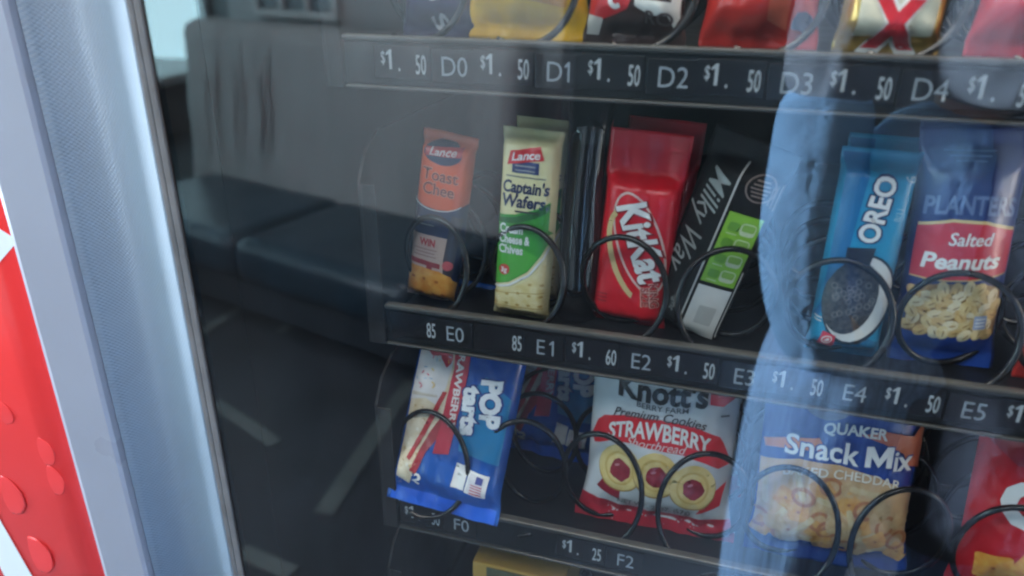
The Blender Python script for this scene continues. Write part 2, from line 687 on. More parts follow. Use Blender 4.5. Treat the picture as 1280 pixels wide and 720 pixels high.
def cushion(lo, hi, bev, amp=0.012, seed=0, cuts=18):
    bm = bx(lo, hi, bev)
    for ax in range(3):
        a, b = lo[ax], hi[ax]
        n = min(cuts, max(1, int((b - a) / 0.07)))
        for k in range(1, n):
            co = Vector((0, 0, 0)); co[ax] = a + (b - a) * k / n
            no = Vector((0, 0, 0)); no[ax] = 1
            bmesh.ops.bisect_plane(bm, geom=bm.verts[:] + bm.edges[:] + bm.faces[:], plane_co=co, plane_no=no)
    c = (Vector(lo) + Vector(hi)) / 2
    for v in bm.verts:
        d = (v.co - c).normalized()
        v.co += d * amp * noise.noise(v.co * 5 + Vector((seed, 0, 0)))
    return bm


for k in range(2):
    x0 = -0.24 + 0.855 * k
    part('seat', cushion((x0, -0.60, 0.20), (x0 + 0.85, 0.0, 0.38), 0.045, seed=k), lea, sofa, smooth=True)
part('base', bx((-0.20, -0.62, 0.05), (1.44, -0.06, 0.20), 0.01), mat('sofa_base', (0.03, 0.04, 0.055), 0.5, var=0.2), sofa)
bk = cushion((-0.42, -0.80, 0.12), (1.46, -0.585, 1.06), 0.06, 0.02, 5, 40)
rn = random.Random(4)
folds = [(-0.22 + 0.085 * k + rn.uniform(-0.03, 0.03), rn.uniform(0.005, 0.009), rn.uniform(0.42, 0.52), rn.uniform(0.85, 1.0)) for k in range(20)]
for v in bk.verts:
    v.co.y -= 0.10 * (v.co.z - 0.4)
part('backrest', bk, leb, sofa, smooth=True)
for k, (fx, fr, z0, z1) in enumerate(folds[:6]):
    tb = bmesh.new()
    tube(tb, [(fx + 0.008 * math.sin(q * 1.1 + k), -0.576 - 0.10 * (z0 + (z1 - z0) * q / 8 - 0.4), z0 + (z1 - z0) * q / 8) for q in range(9)], fr, 8,
         radii=[fr * math.sin(math.pi * (q + 0.6) / 9.4) for q in range(9)])
    part('crease', tb, leb, sofa, smooth=True)

# partition behind the sofa with a framed panel
PO = SO + Vector((0.27, -0.963, 0)) * 0.98
par = thing('partition_wall', 'pale grey partition standing behind the sofa back', 'wall', PO, (0, 0, math.atan2(0.27, 0.963)))
part('panel', bx((-0.46, -0.10, 0.0), (1.45, 0.0, 2.70)), mat('partition_paint', (0.50, 0.53, 0.55), 0.6, var=0.04, vscale=3), par)
nb = thing('notice_frame', 'white framed panel of three dark panes above the sofa back', 'panel', PO + Vector((-0.27, 0.963, 0)) * 0.002 + Vector((0, 0, 1.10)), (0, 0, math.atan2(0.27, 0.963)))
bm = bmesh.new()
box(bm, (-0.22, 0.0, -0.035), (0.32, 0.05, 0.0), 0.004)
box(bm, (-0.22, 0.0, 0.42), (0.32, 0.05, 0.455), 0.004)
for x in (-0.22, -0.045, 0.125, 0.295):
    box(bm, (x, 0.001, 0.0005), (x + 0.025, 0.046, 0.4195), 0.003)
part('frame', bm, mat('panel_frame', (0.62, 0.65, 0.66), 0.4), nb)
for x in (-0.195, -0.02, 0.15):
    part('pane', bx((x + 0.0005, 0.005, 0.001), (x + 0.1445, 0.02, 0.419)), mat('panel_pane', (0.15, 0.19, 0.22), 0.2, var=0.2, vscale=8), nb)
# table in the far corner under the window
tb_ = thing('table', 'white topped table under the mirrored window', 'table', (-3.45, -3.5, 0))
part('top', bx((-0.5, -0.5, 0.66), (0.5, 0.5, 0.70), 0.008), mat('table_white', (0.75, 0.78, 0.78), 0.35), tb_)
for sx in (-1, 1):
    for sy in (-1, 1):
        part('leg', bx((sx * 0.44 - 0.025, sy * 0.44 - 0.025, 0), (sx * 0.44 + 0.025, sy * 0.44 + 0.025, 0.659)), mat('table_leg', (0.08, 0.09, 0.1), 0.4), tb_)


# =================================================================== PERSON (mirrored in the right of the glass)
def skin_mesh(name, chains, m, parent, sub=2, root=0):
    """chains: list of lists of (x,y,z,r); equal points are shared"""
    V, Rr, E, idx = [], [], [], {}
    for ch in chains:
        last = None
        for x, y, z, r in ch:
            k = (round(x, 4), round(y, 4), round(z, 4))
            if k not in idx:
                idx[k] = len(V)
                V.append((x, y, z))
                Rr.append(r)
            i = idx[k]
            if last is not None and last != i:
                E.append((last, i))
            last = i
    me = bpy.data.meshes.new(name)
    me.from_pydata(V, E, [])
    o = link(name, me, parent)
    md = o.modifiers.new('skin', 'SKIN')
    md.use_smooth_shade = True
    for i, r in enumerate(Rr):
        rr = r if isinstance(r, tuple) else (r, r)
        me.skin_vertices[0].data[i].radius = rr
    me.skin_vertices[0].data[root].use_root = True
    s2 = o.modifiers.new('sub', 'SUBSURF')
    s2.levels = s2.render_levels = sub
    me.materials.append(m)
    return o


PX, PY = 0.47, -0.72
person = thing('person', 'person in light blue top and jeans, shaded side coloured dark, mirrored in the glass', 'person', (PX, PY, 0))
skin_m = mat('skin', (0.55, 0.36, 0.27), 0.5, var=0.06, vscale=20)
fleece = mat('blue_fleece', (0.28, 0.53, 0.84), 0.85, var=0.14, vscale=14, bump=0.9, bscale=16, bdist=0.03)
denim = mat('blue_denim', (0.24, 0.40, 0.66), 0.85, var=0.6, vscale=26, stretch=(6.5, 6.5, 0.25), bump=0.8, bscale=30, bdist=0.004)
navy = mat('navy_cloth', (0.012, 0.018, 0.04), 0.8, var=0.2)
# local coordinates: +y towards the glass; both arms hang
pelvis = (0, 0, 0.95, 0.065)
chest = (0, 0.0, 1.30, 0.06)
neck = (0, 0.0, 1.47, 0.055)
body_ch = [[pelvis, (0, 0, 1.12, 0.06), chest, (0, 0, 1.42, 0.07), neck, (0, 0.015, 1.55, 0.06), (0, 0.02, 1.60, 0.080), (0, 0.015, 1.67, 0.083), (0, 0.005, 1.725, 0.05)],
           [chest, (-0.17, 0, 1.42, 0.05), (-0.195, 0.02, 1.15, 0.038), (-0.165, 0.09, 0.93, 0.028), (-0.11, 0.06, 0.87, 0.03), (-0.08, 0.05, 0.84, 0.022)],
           [chest, (0.17, 0, 1.42, 0.05), (0.225, -0.01, 1.15, 0.038), (0.235, 0.03, 0.92, 0.028), (0.235, 0.04, 0.86, 0.03), (0.235, 0.045, 0.82, 0.022)],
           [pelvis, (-0.10, 0, 0.88, 0.085), (-0.12, 0.01, 0.48, 0.055), (-0.14, -0.02, 0.09, 0.038), (-0.14, 0.10, 0.04, 0.032)],
           [pelvis, (0.10, 0, 0.88, 0.085), (0.12, 0.01, 0.48, 0.055), (0.13, -0.02, 0.09, 0.038), (0.13, 0.10, 0.04, 0.032)]]
skin_mesh('body', body_ch, skin_m, person)
# fingers: five per hand, rooted in the palm
for bx0, by0, bz0, dx, dz, nm in ((-0.085, 0.05, 0.85, 0, -1, 'hand'), (0.235, 0.045, 0.84, 0, -1, 'hand')):
    chs = []
    for k in range(4):
        q = (k - 1.5) * 0.017
        L = (0.065, 0.075, 0.07, 0.055)[k]
        if dz < -0.5:
            p0, p1, p2 = (bx0, by0 + q, bz0), (bx0 + 0.005, by0 + q, bz0 - L * 0.6), (bx0 + 0.02, by0 + q, bz0 - L)
        else:
            p0, p1, p2 = (bx0, by0, bz0 + q), (bx0 - L * 0.6, by0 + 0.008, bz0 + q), (bx0 - L * 0.9, by0 - 0.012, bz0 + q)
        chs.append([(*p0, 0.009), (*p1, 0.0085), (*p2, 0.007)])
    for c_ in chs:
        skin_mesh('finger', [c_], skin_m, person, 1)
    if dz < -0.5:
        skin_mesh('thumb', [[(bx0 + 0.01, by0 + 0.03, bz0 + 0.02, 0.011), (bx0 + 0.02, by0 + 0.05, bz0 - 0.01, 0.0095), (bx0 + 0.025, by0 + 0.052, bz0 - 0.035, 0.008)]], skin_m, person, 1)
    else:
        skin_mesh('thumb', [[(bx0 + 0.02, by0, bz0 + 0.03, 0.011), (bx0, by0 - 0.01, bz0 + 0.05, 0.0095), (bx0 - 0.03, by0 - 0.01, bz0 + 0.055, 0.008)]], skin_m, person, 1)
# face and hair
eye_m = mat('eye', (0.05, 0.04, 0.035), 0.2)
for sx in (-1, 1):
    fb = bmesh.new()
    bmesh.ops.create_uvsphere(fb, u_segments=10, v_segments=6, radius=0.012, matrix=Matrix.Translation((sx * 0.031, 0.092, 1.635)))
    part('eye', fb, eye_m, person, True)
fb = bmesh.new()
bmesh.ops.create_cone(fb, segments=10, radius1=0.016, radius2=0.006, depth=0.045, cap_ends=True, matrix=Matrix.Translation((0, 0.10, 1.61)) @ Matrix.Rotation(R(-18), 4, 'X'))
part('nose', fb, skin_m, person, True)
part('mouth', bx((-0.025, 0.088, 1.562), (0.025, 0.100, 1.572), 0.003), mat('lips', (0.42, 0.16, 0.14), 0.4), person)
fb = bmesh.new()
bmesh.ops.create_uvsphere(fb, u_segments=18, v_segments=12, radius=0.1, matrix=Matrix.Translation((0, -0.012, 1.675)) @ Matrix.Diagonal((0.98, 1.02, 0.95, 1)))
for v in fb.verts:
    if v.co.y > 0.045 and v.co.z < 1.69:
        v.co.y = 0.045
    v.co += v.co.normalized() * 0.006 * noise.noise(v.co * 40)
part('hair', fb, mat('hair', (0.035, 0.022, 0.015), 0.6, bump=0.6, bscale=90, stretch=(1, 1, 0.2)), person, True)
# sweatshirt: trunk, hanging sleeve, raised sleeve
shirt = skin_mesh('sweatshirt', [
    [(-0.03, 0.0, 0.80, (0.115, 0.115)), (-0.03, 0, 1.02, (0.12, 0.115)), (-0.03, 0, 1.20, (0.115, 0.11))]], fleece, person)
shade_cloth = mat('shaded_fleece', (0.05, 0.06, 0.075), 0.85, var=0.12, vscale=14, bump=0.5, bscale=45, bdist=0.006)  # darker copy of the fleece: shade on upper shirt and far sleeve as colour
skin_mesh('trunk_shade', [[(0.085, 0.0, 0.50, (0.135, 0.15)), (0.08, 0.0, 0.78, (0.135, 0.150)), (0.07, 0, 1.02, (0.13, 0.14)), (0.065, 0, 1.22, (0.125, 0.13))]], mat('trunk_shade_navy', (0.010, 0.014, 0.026), 0.8, var=0.15, vscale=14, bump=0.5, bscale=40, bdist=0.006), person)  # shaded right side of the trunk, put in as a separate dark mesh
skin_mesh('shirt_top_shaded', [[(0.015, 0, 1.17, (0.168, 0.125)), (0.012, 0, 1.30, (0.172, 0.127)), (0, 0, 1.42, (0.105, 0.09)), (0, 0, 1.49, 0.068)]], shade_cloth, person)
skin_mesh('sleeve', [[(-0.10, 0.0, 1.43, 0.085), (-0.165, 0.01, 1.38, 0.078), (-0.180, 0.025, 1.25, 0.069), (-0.184, 0.03, 1.165, 0.066)]], shade_cloth, person)
skin_mesh('sleeve', [[(-0.182, 0.028, 1.21, 0.0625), (-0.185, 0.03, 1.14, 0.0625), (-0.190, 0.08, 1.00, 0.060), (-0.170, 0.10, 0.90, 0.052), (-0.125, 0.09, 0.85, 0.048)]], fleece, person)
skin_mesh('sleeve', [[(0.10, 0.0, 1.43, 0.085), (0.175, 0.0, 1.38, 0.075), (0.225, -0.01, 1.16, 0.062), (0.234, 0.02, 0.98, 0.052), (0.235, 0.035, 0.89, 0.042)]], shade_cloth, person)
skin_mesh('jeans', [[(0.0, -0.01, 0.93, (0.125, 0.095)), (-0.105, 0, 0.82, 0.132), (-0.135, 0.02, 0.50, 0.105), (-0.14, -0.01, 0.10, 0.085)],
                    [(0.0, -0.01, 0.93, (0.125, 0.095)), (0.095, -0.02, 0.84, 0.095), (0.12, 0.0, 0.50, 0.085), (0.13, -0.01, 0.10, 0.08)]], denim, person)
for sx in (-0.14, 0.13):
    sb = bx((sx - 0.045, -0.09, 0.0), (sx + 0.045, 0.17, 0.085), 0.03)
    part('shoe', sb, navy, person, True)
# =================================================================== NEIGHBOURING SODA MACHINE (red, far left)
soda = thing('soda_machine', 'bright red drink machine with white ribbon and grey edge trim, at the left edge', 'drink machine', (-0.75, -0.07, 0))
bm = bmesh.new()
N = 24
prof = [(-0.44, 0.0)] + [(-0.43 + 0.857 * k / N, -0.018 * math.sin(math.pi * (k / N)) ** 0.8 - 0.002) for k in range(N + 1)] + [(0.4275, 0.72), (-0.44, 0.72)]
extrude_profile(bm, prof, 0.1, 1.85)
part('body', bm, M['red'], soda, True)
bm = bmesh.new()
extrude_profile(bm, [(0.4280, 0.0), (0.4280, -0.004), (0.4300, -0.0085), (0.434, -0.0095), (0.4705, -0.0035), (0.4730, -0.0010), (0.4730, 0.02), (0.4280, 0.02)], 0.1, 1.86)
part('edge_trim', bm, M['trim'], soda)


def front_y(x):
    k = (x + 0.43) / 0.857
    return -0.018 * max(0.0, math.sin(math.pi * max(0, min(1, k)))) ** 0.8 - 0.002


def on_front(bm2, lift):
    for ax, s0, s1, st in ((0, -0.43, 0.427, 0.02), (1, 0.1, 1.85, 0.1)):
        q = s0
        while q < s1:
            co = Vector((0, 0, 0)); co[ax] = q
            no = Vector((0, 0, 0)); no[ax] = 1
            bmesh.ops.bisect_plane(bm2, geom=bm2.verts[:] + bm2.edges[:] + bm2.faces[:], plane_co=co, plane_no=no)
            q += st
    for v in bm2.verts:
        x, z = v.co.x, v.co.y
        v.co = (x, front_y(x) - lift, z)
    return bm2


part('ribbon', on_front(poly([(0.429 - 0.0005, 1.147), (0.40, 1.165), (0.36, 1.19), (0.25, 1.24), (0.25, 1.07), (0.36, 1.105), (0.40, 1.122)]), 0.0008), M['white'], soda)
part('ribbon', on_front(poly([(0.360, 0.745), (0.338, 0.800), (0.322, 0.864), (0.31, 0.93), (0.28, 1.02), (0.25, 1.06), (0.25, 0.95), (0.28, 0.90), (0.297, 0.835), (0.306, 0.779), (0.315, 0.745)]), 0.0008), M['white'], soda)
drop_m = mat('droplet_red', (0.89, 0.044, 0.040), 0.14, coat=0.8)
for x, z, r in ((-0.3559, 0.950, 0.013), (-0.410, 0.893, 0.019), (-0.3548, 0.920, 0.014), (-0.3995, 0.826, 0.020), (-0.385, 0.985, 0.010), (-0.43, 0.99, 0.016), (-0.42, 0.74, 0.018)):
    bm = bmesh.new()
    bmesh.ops.create_uvsphere(bm, u_segments=20, v_segments=10, radius=1)
    for v in bm.verts:
        wob = 1 + 0.10 * noise.noise(v.co * 1.5 + Vector((x * 90, 0, z * 50)))
        v.co = Vector((v.co.x * r * wob, v.co.y * 0.0004, v.co.z * r * 1.1 * wob))
    part('droplet', bm, drop_m, soda, True, (x + 0.75, front_y(x + 0.75), z))

# =================================================================== SNACK MACHINE
vm = thing('vending_machine', 'snack vending machine with glass front and blue grey textured door frame', 'vending machine', (0, 0, 0))
# left door stile: a shallow hollow in cross-section
bm = bmesh.new()
xs = [-0.2765 + 0.0885 * k / 24 for k in range(25)]
prof = [(-0.2765, -0.0645), (-0.2763, -0.0655), (-0.2760, -0.0658), (-0.2757, -0.0658)]
for x in xs[1:-1]:
    k = (x + 0.2765) / 0.0885
    prof.append((x, -0.066 + 0.020 * math.sin(math.pi * k ** 0.74) ** 1.1))
prof += [(-0.1883, -0.0659), (-0.1881, -0.0657), (-0.1880, -0.0650), (-0.1880, -0.0640), (-0.188, -0.021), (-0.188, -0.02), (-0.2765, -0.02), (-0.2765, -0.021)]
extrude_profile(bm, prof, 0.15, 1.86, nz=1)
part('door_frame', bm, M['woven'], vm, True)
bm = bmesh.new()
box(bm, (-0.1878, -0.0668, 0.50), (-0.1815, -0.0622, 1.80), 0.0018)
box(bm, (-0.1782, -0.0716, 0.50), (-0.1722, -0.0702, 1.80), 0.0012)
part('gasket', bm, M['gasket'], vm)
part('gasket_groove', bx((-0.1814, -0.0678, 0.50), (-0.1783, -0.0625, 1.80)), M['gasket_dark'], vm)
part('door_liner', bx((-0.1877, -0.0618, 0.50), (-0.1738, -0.0190, 1.80)), M['cab'], vm)
part('door_rail', bx((-0.187, -0.066, 1.801), (0.70, -0.02, 1.86), 0.004), M['woven'], vm)
part('door_rail', bx((-0.187, -0.066, 0.15), (0.70, -0.02, 0.499), 0.004), M['woven'], vm)
part('door_frame', bx((0.7005, -0.066, 0.15), (0.93, -0.02, 1.86), 0.006), M['woven'], vm)
part('glass_pane', bx((-0.1724, -0.0700, 0.4995), (0.7004, -0.0695, 1.8005)), M['glass'], vm)
cb = bmesh.new()
box(cb, (-0.276, -0.0185, 0.12), (-0.1735, 0.75, 1.86))      # left wall, thick
box(cb, (0.72, -0.0185, 0.12), (0.93, 0.75, 1.86))
box(cb, (-0.1730, 0.70, 0.12), (0.7195, 0.75, 1.86))
box(cb, (-0.1730, -0.0184, 1.77), (0.7195, 0.6995, 1.86))
box(cb, (-0.1730, -0.0184, 0.12), (0.7195, 0.6995, 0.50))
part('cabinet', cb, M['cab'], vm)
lt = bmesh.new()
tube(lt, [(-0.15, -0.037, 1.765), (0.55, -0.037, 1.765)], 0.008, 12)
part('lamp_tube', lt, M['lamp'], vm, True)

COLX = [-0.025 + 0.0723 * k for k in range(9)]


def coil(tray, x, z0, rx, rz, hand, y0=0.003, dz=0.0, turns=4.3, pitch=0.044, wire=0.0023):
    bm = bmesh.new()
    pts = []
    z0 += dz
    n = int(turns * 40)
    for k in range(-5, n + 1):
        a = -math.pi / 2 + hand * 2 * math.pi * max(k, -3) / 40
        pts.append((x + rx * math.cos(a), y0 + pitch * max(0, k) / 40 - (0.002 if k < 0 else 0), z0 + rz + rz * math.sin(a)))
    pts2 = [pts[0]]
    for p in pts[1:]:
        if (Vector(p) - Vector(pts2[-1])).length > 1e-4:
            pts2.append(p)
    tube(bm, pts2, wire, 8)
    return part('coil', bm, M['wire'], tray, True)


def make_tray(label, zf, zl, ids, prices, tagx, coils, x0=-0.057, x1=0.66, lip=True):
    """zf: tray floor, zl: middle of the price rail"""
    t = thing('snack_tray', label, 'vending tray', (0, 0, 0), group='spiral trays of the snack machine')
    part('shelf', bx((x0 + 0.001, 0.003, zf - 0.006), (x1, 0.62, zf - 0.002)), M['black'], t)
    rb = bmesh.new()
    box(rb, (x0, -0.0015, zl - 0.0155), (x1, 0.002, zl + 0.0125), 0.0006, 0)
    box(rb, (x0, -0.0045, zl + 0.0128), (x1, 0.003, zl + 0.0168), 0.0012, 1)
    box(rb, (x0, -0.0040, zl - 0.0180), (x1, 0.002, zl - 0.0158), 0.0008, 1)
    part('price_rail', rb, [M['rail'], M['raillip']], t)
    sp = bmesh.new()
    sh = 0.138
    ya, yb = -0.004, 0.62
    pf = [(ya, zl - 0.018), (yb, zl - 0.018), (yb, zf + sh), (0.03, zf + sh), (0.008, zf + sh - 0.012), (ya, zf + sh - 0.03)]
    for (xa, xb) in ((x0 - 0.0145, x0 - 0.0125),):
        va = [sp.verts.new((xa, y, z)) for y, z in pf]
        vb = [sp.verts.new((xb, y, z)) for y, z in pf]
        sp.faces.new(va)
        sp.faces.new(list(reversed(vb)))
        for k in range(len(pf)):
            j = (k + 1) % len(pf)
            sp.faces.new((va[j], va[k], vb[k], vb[j]))
    box(sp, (x0 - 0.0123, -0.0043, zl - 0.018), (x0 - 0.0008, -0.0025, zf + sh - 0.032), 0.0006)
    bmesh.ops.recalc_face_normals(sp, faces=sp.faces[:])
    part('side_plate', sp, mat('tray_side', (0.017, 0.0155, 0.0155), 0.5, var=0.4, vscale=20, rvar=0.12, spec=0.22), t)
    for (x, hand, rx, rz, *more) in coils:
        coil(t, x, zf + 0.0012, rx, rz, hand, *more)
    for ident, pr, x in zip(ids, prices, tagx):
        # identification chip, then the price digits on their own little wheels
        bm = bx((x - 0.016, -0.0026, zl - 0.0115), (x + 0.0135, -0.0016, zl + 0.0095), 0.0003)
        if ident[1] == '1':
            tx = text(ident[0], x - 0.0032, zl - 0.001, 0.0122, xs=0.88, bold=-0.004)
            o1 = numeral_one(x + 0.0058, zl - 0.001, 0.0122, 0.0013)
            m1 = bpy.data.meshes.new('tmp')
            o1.to_mesh(m1)
            o1.free()
            tx.from_mesh(m1)
            bpy.data.meshes.remove(m1)
        else:
            tx = text(ident, x, zl - 0.001, 0.0122, xs=0.88, bold=-0.004)
        me = bpy.data.meshes.new('selection_tag')
        for v in tx.verts:
            v.co = (v.co.x, -0.00285, v.co.y)
        for f in tx.faces:
            f.material_index = 1
        tmp = bpy.data.meshes.new('tmp')
        tx.to_mesh(tmp)
        bm.from_mesh(tmp)
        part('selection_tag', bm, [M['chip'], M['ident']], t)
        bpy.data.meshes.remove(tmp)
        tx.free()
        if pr:
            d, c, dx = pr
            bm = bx((x - 0.057 + dx, -0.0025, zl - 0.0105), (x - 0.0172 + dx * 0.3, -0.0016, zl + 0.0105), 0.0003)
            rj = random.Random(hash((ident[0] == 'E', ident[1], d)) & 1023)
            cents = text(c, x - 0.0235 + dx, zl - 0.0004 - 0.0013 * rj.random(), 0.0122, xs=0.44, bold=0.008)
            lst = [cents]
            if d:
                lst.append(text('$', x - 0.0505 + dx, zl + 0.0030, 0.0078, xs=0.56, bold=0.006))
                lst.append(numeral_one(x - 0.0452 + dx, zl + 0.0018, 0.0125, 0.0019))
                lst.append(text('.', x - 0.0390 + dx, zl + 0.0005, 0.0120, xs=0.6, bold=0.006))
            for tx in lst:
                for v in tx.verts:
                    v.co = (v.co.x, -0.0028, v.co.y)
                for f in tx.faces:
                    f.material_index = 1
                tmp = bpy.data.meshes.new('tmp')
                tx.to_mesh(tmp)
                bm.from_mesh(tmp)
                bpy.data.meshes.remove(tmp)
                tx.free()
            part('price_tag', bm, [M['chip'], M['digit']], t)
    return t


ZD, ZE, ZF, ZG = 1.2800, 1.0846, 0.9024, 0.722
one50 = ('1', '50', 0)
D = make_tray('black tray of row D with a one dollar fifty price on every tag, topmost tray', 1.2915, ZD, ['D0', 'D1', 'D2', 'D3', 'D4', 'D5', 'D6'],
              [one50] * 7, [0.0045 + 0.070 * k for k in range(7)],
              [(COLX[k], 1, 0.033, 0.037) for k in range(8)], x0=-0.075)
E_ = make_tray('black tray of row E with two tags reading 85, middle tray', 1.0885, ZE, ['E0', 'E1', 'E2', 'E3', 'E4', 'E5', 'E6'],
               [('', '85', 0.004), ('', '85', 0.002), ('1', '60', 0.002), one50, one50, one50, one50], [0.070 * k for k in range(7)],
               [(COLX[0], 1, 0.029, 0.0375), (COLX[1], 1, 0.031, 0.0375), (COLX[2], 1, 0.032, 0.0375), (COLX[3], -1, 0.032, 0.0375), (COLX[4], 1, 0.032, 0.0375),
                (COLX[5], 1, 0.033, 0.0375), (COLX[6], 1, 0.033, 0.0375)])
F_ = make_tray('black tray of row F with wide paired spirals and a 1.25 price tag', 0.9005, ZF, ['F0', 'F2', 'F4', 'F6'],
               [('1', '50', 0), ('1', '25', 0), one50, one50], [0.001, 0.141, 0.281, 0.42],
               [(-0.027, 1, 0.034, 0.0455, -0.0115, 0.008), (0.047, -1, 0.034, 0.0485, 0.002), (0.114, 1, 0.034, 0.0485, 0.002), (0.195, -1, 0.034, 0.0485, 0.002), (0.2587, 1, 0.034, 0.0485, 0.002),
                (0.336, -1, 0.034, 0.0485, 0.002), (0.41, 1, 0.034, 0.0485, 0.002), (0.485, -1, 0.034, 0.0485, 0.002)])
G_ = make_tray('black tray below the frame, bottom tray, holding one golden carton', 0.727, ZG, ['G0', 'G2'], [one50, one50], [0.001, 0.141],
               [(0.03, 1, 0.033, 0.03), (0.115, -1, 0.033, 0.03)])

# glossy black product guide in row E
gd = bmesh.new()
pr_ = []
for k in range(17):
    a = math.pi + math.pi * k / 16
    pr_.append((0.081 + 0.0165 * math.cos(a), 0.050 + 0.0165 * math.sin(a)))
pr_ += [(0.0975, 0.075), (0.0645, 0.075)]
extrude_profile(gd, pr_, 1.0890, 1.2545, nz=6)
for v in gd.verts:
    v.co.y += 0.16 * (v.co.z - 1.089)
    v.co.x += 0.0012 * noise.noise(v.co * 45)
g_o = part('product_guide', gd, M['gloss'], None, True)
tag(g_o, 'tall glossy black upright between the cream cracker pack and the red wafer pack', 'product guide')

# ------------------------------------------------------------------ colours for print
W = film((0.82, 0.82, 0.80))
CR = film((0.78, 0.70, 0.40))
NAVY = film((0.018, 0.025, 0.075))
RED = film((0.62, 0.018, 0.025))
DRED = film((0.30, 0.015, 0.02))
BLK = film((0.015, 0.015, 0.017))
GRN = film((0.05, 0.30, 0.045))
LIME = film((0.28, 0.52, 0.035))
ORG = film((0.70, 0.20, 0.035))
GOLD = film((0.62, 0.42, 0.13))
BLUE = film((0.012, 0.085, 0.42))
GREY = film((0.32, 0.33, 0.33))


def noisy(name, c0, c1, sc, rough=0.35):
    m = mat(name, c0, rough, bump=0.3, bscale=200, bdist=0.0006)
    nt = m.node_tree
    tc = nt.nodes.new('ShaderNodeTexCoord')
    n = nt.nodes.new('ShaderNodeTexNoise')
    n.inputs['Scale'].default_value = sc
    n.inputs['Detail'].default_value = 4
    cr = nt.nodes.new('ShaderNodeMix')
    cr.data_type = 'RGBA'
    cr.inputs['A'].default_value = (*c0, 1)
    cr.inputs['B'].default_value = (*c1, 1)
    rp = nt.nodes.new('ShaderNodeMapRange')
    rp.inputs['From Min'].default_value = 0.35
    rp.inputs['From Max'].default_value = 0.65
    nt.links.new(tc.outputs['Object'], n.inputs['Vector'])
    nt.links.new(n.outputs['Fac'], rp.inputs['Value'])
    nt.links.new(rp.outputs['Result'], cr.inputs['Factor'])
    nt.links.new(cr.outputs['Result'], nt.nodes['Principled BSDF'].inputs['Base Color'])
    return m


CRACK = noisy('print_cracker', (0.72, 0.26, 0.035), (0.82, 0.42, 0.09), 160)
CRACKD = film((0.42, 0.12, 0.02))
PALEC = noisy('print_pale_cracker', (0.72, 0.58, 0.26), (0.82, 0.72, 0.42), 170)
PALED = film((0.52, 0.36, 0.12))
COOK = noisy('print_cookie', (0.72, 0.50, 0.16), (0.80, 0.62, 0.28), 110)
JAM = noisy('print_jam', (0.20, 0.012, 0.02), (0.32, 0.03, 0.04), 140, 0.2)
NUT = [noisy('print_nut', a, b, 150) for a, b in (((0.66, 0.47, 0.20), (0.76, 0.60, 0.32)), ((0.58, 0.36, 0.13), (0.70, 0.50, 0.22)), ((0.74, 0.60, 0.36), (0.80, 0.70, 0.48)))]
NUTD = film((0.30, 0.17, 0.06))
CHOC = noisy('print_dark_cookie', (0.018, 0.015, 0.014), (0.09, 0.08, 0.075), 330)
PASTRY = noisy('print_pastry', (0.70, 0.56, 0.36), (0.80, 0.70, 0.52), 120)
MIX = [noisy('print_mix', a, b, 160) for a, b in (((0.60, 0.27, 0.06), (0.70, 0.40, 0.12)), ((0.50, 0.31, 0.13), (0.62, 0.43, 0.22)), ((0.36, 0.12, 0.035), (0.48, 0.20, 0.07)), ((0.60, 0.44, 0.22), (0.68, 0.54, 0.32)))]

SNK = 'snack packs standing in the spirals'

# ------------------------------------------------------------------ row E
# 1 toasted cheese crackers
w_, h_ = 0.044, 0.137
p = Pack('cracker_pack', 'narrow orange and navy cheese cracker pack, first pack of row E', 'snack', (-0.0385, 0.047, 1.0870), w_, h_, 0.026, lean=7.5, pitch=3, base=(0.68, 0.10, 0.022),
         prof='bar', fin=(0.004, 0.006), wr=0.0012, seed=1, group=SNK)
p.add('printed_band', poly([(-0.022, 0.0), (0.022, 0.0), (0.022, 0.086), (0.012, 0.081), (0.0, 0.0795), (-0.012, 0.081), (-0.022, 0.086)]), NAVY, 1)
p.add('printed_band', poly([(-0.022, 0.0), (0.014, 0.0), (0.0165, 0.022), (0.013, 0.058), (-0.022, 0.058)]), film((0.60, 0.44, 0.36)), 2)
p.add('printed_band', poly([(-0.022, 0.0330), (0.008, 0.0320), (0.008, 0.0360), (-0.022, 0.0370)]), DRED, 3)
p.add('printed_band', rect(-0.001, 0.029, 0.005, 0.012), DRED, 3)
p.add('printed_band', poly([(0.012, 0.020), (0.018, 0.022), (0.020, 0.075), (0.013, 0.078), (0.010, 0.04)]), film((0.05, 0.04, 0.05)), 3)
p.add('picture', poly([(-0.022, 0.003), (0.020, 0.003), (0.021, 0.020), (0.017, 0.027), (0.008, 0.0300), (-0.022, 0.0310)]), CRACK, 4)
for k, (x, y) in enumerate(((-0.014, 0.010), (-0.005, 0.010), (0.005, 0.0105), (0.013, 0.011), (-0.014, 0.0215), (-0.004, 0.0215), (0.007, 0.021))):
    p.add('picture', ell(x, y, 0.0017, 0.0011), CRACKD, 5)
p.add('picture', ell(0.0140, 0.0360, 0.004, 0.004), film((0.62, 0.10, 0.10)), 5)
p.add('logo', ell(-0.001, 0.123, 0.016, 0.0085), NAVY, 2)
p.add('logo', poly([(-0.0155, 0.1195), (0.0145, 0.1225), (0.0145, 0.1290), (-0.0155, 0.1255)]), film((0.42, 0.02, 0.025)), 3)
p.add('logo', text('Lance', -0.0005, 0.1242, 0.0052, width=0.023, rot=5, shear=0.25, bold=0.02), film((0.6, 0.5, 0.48)), 4)
for s_, m_, b_, l_ in (('x', None, 0, 0),):
    pass
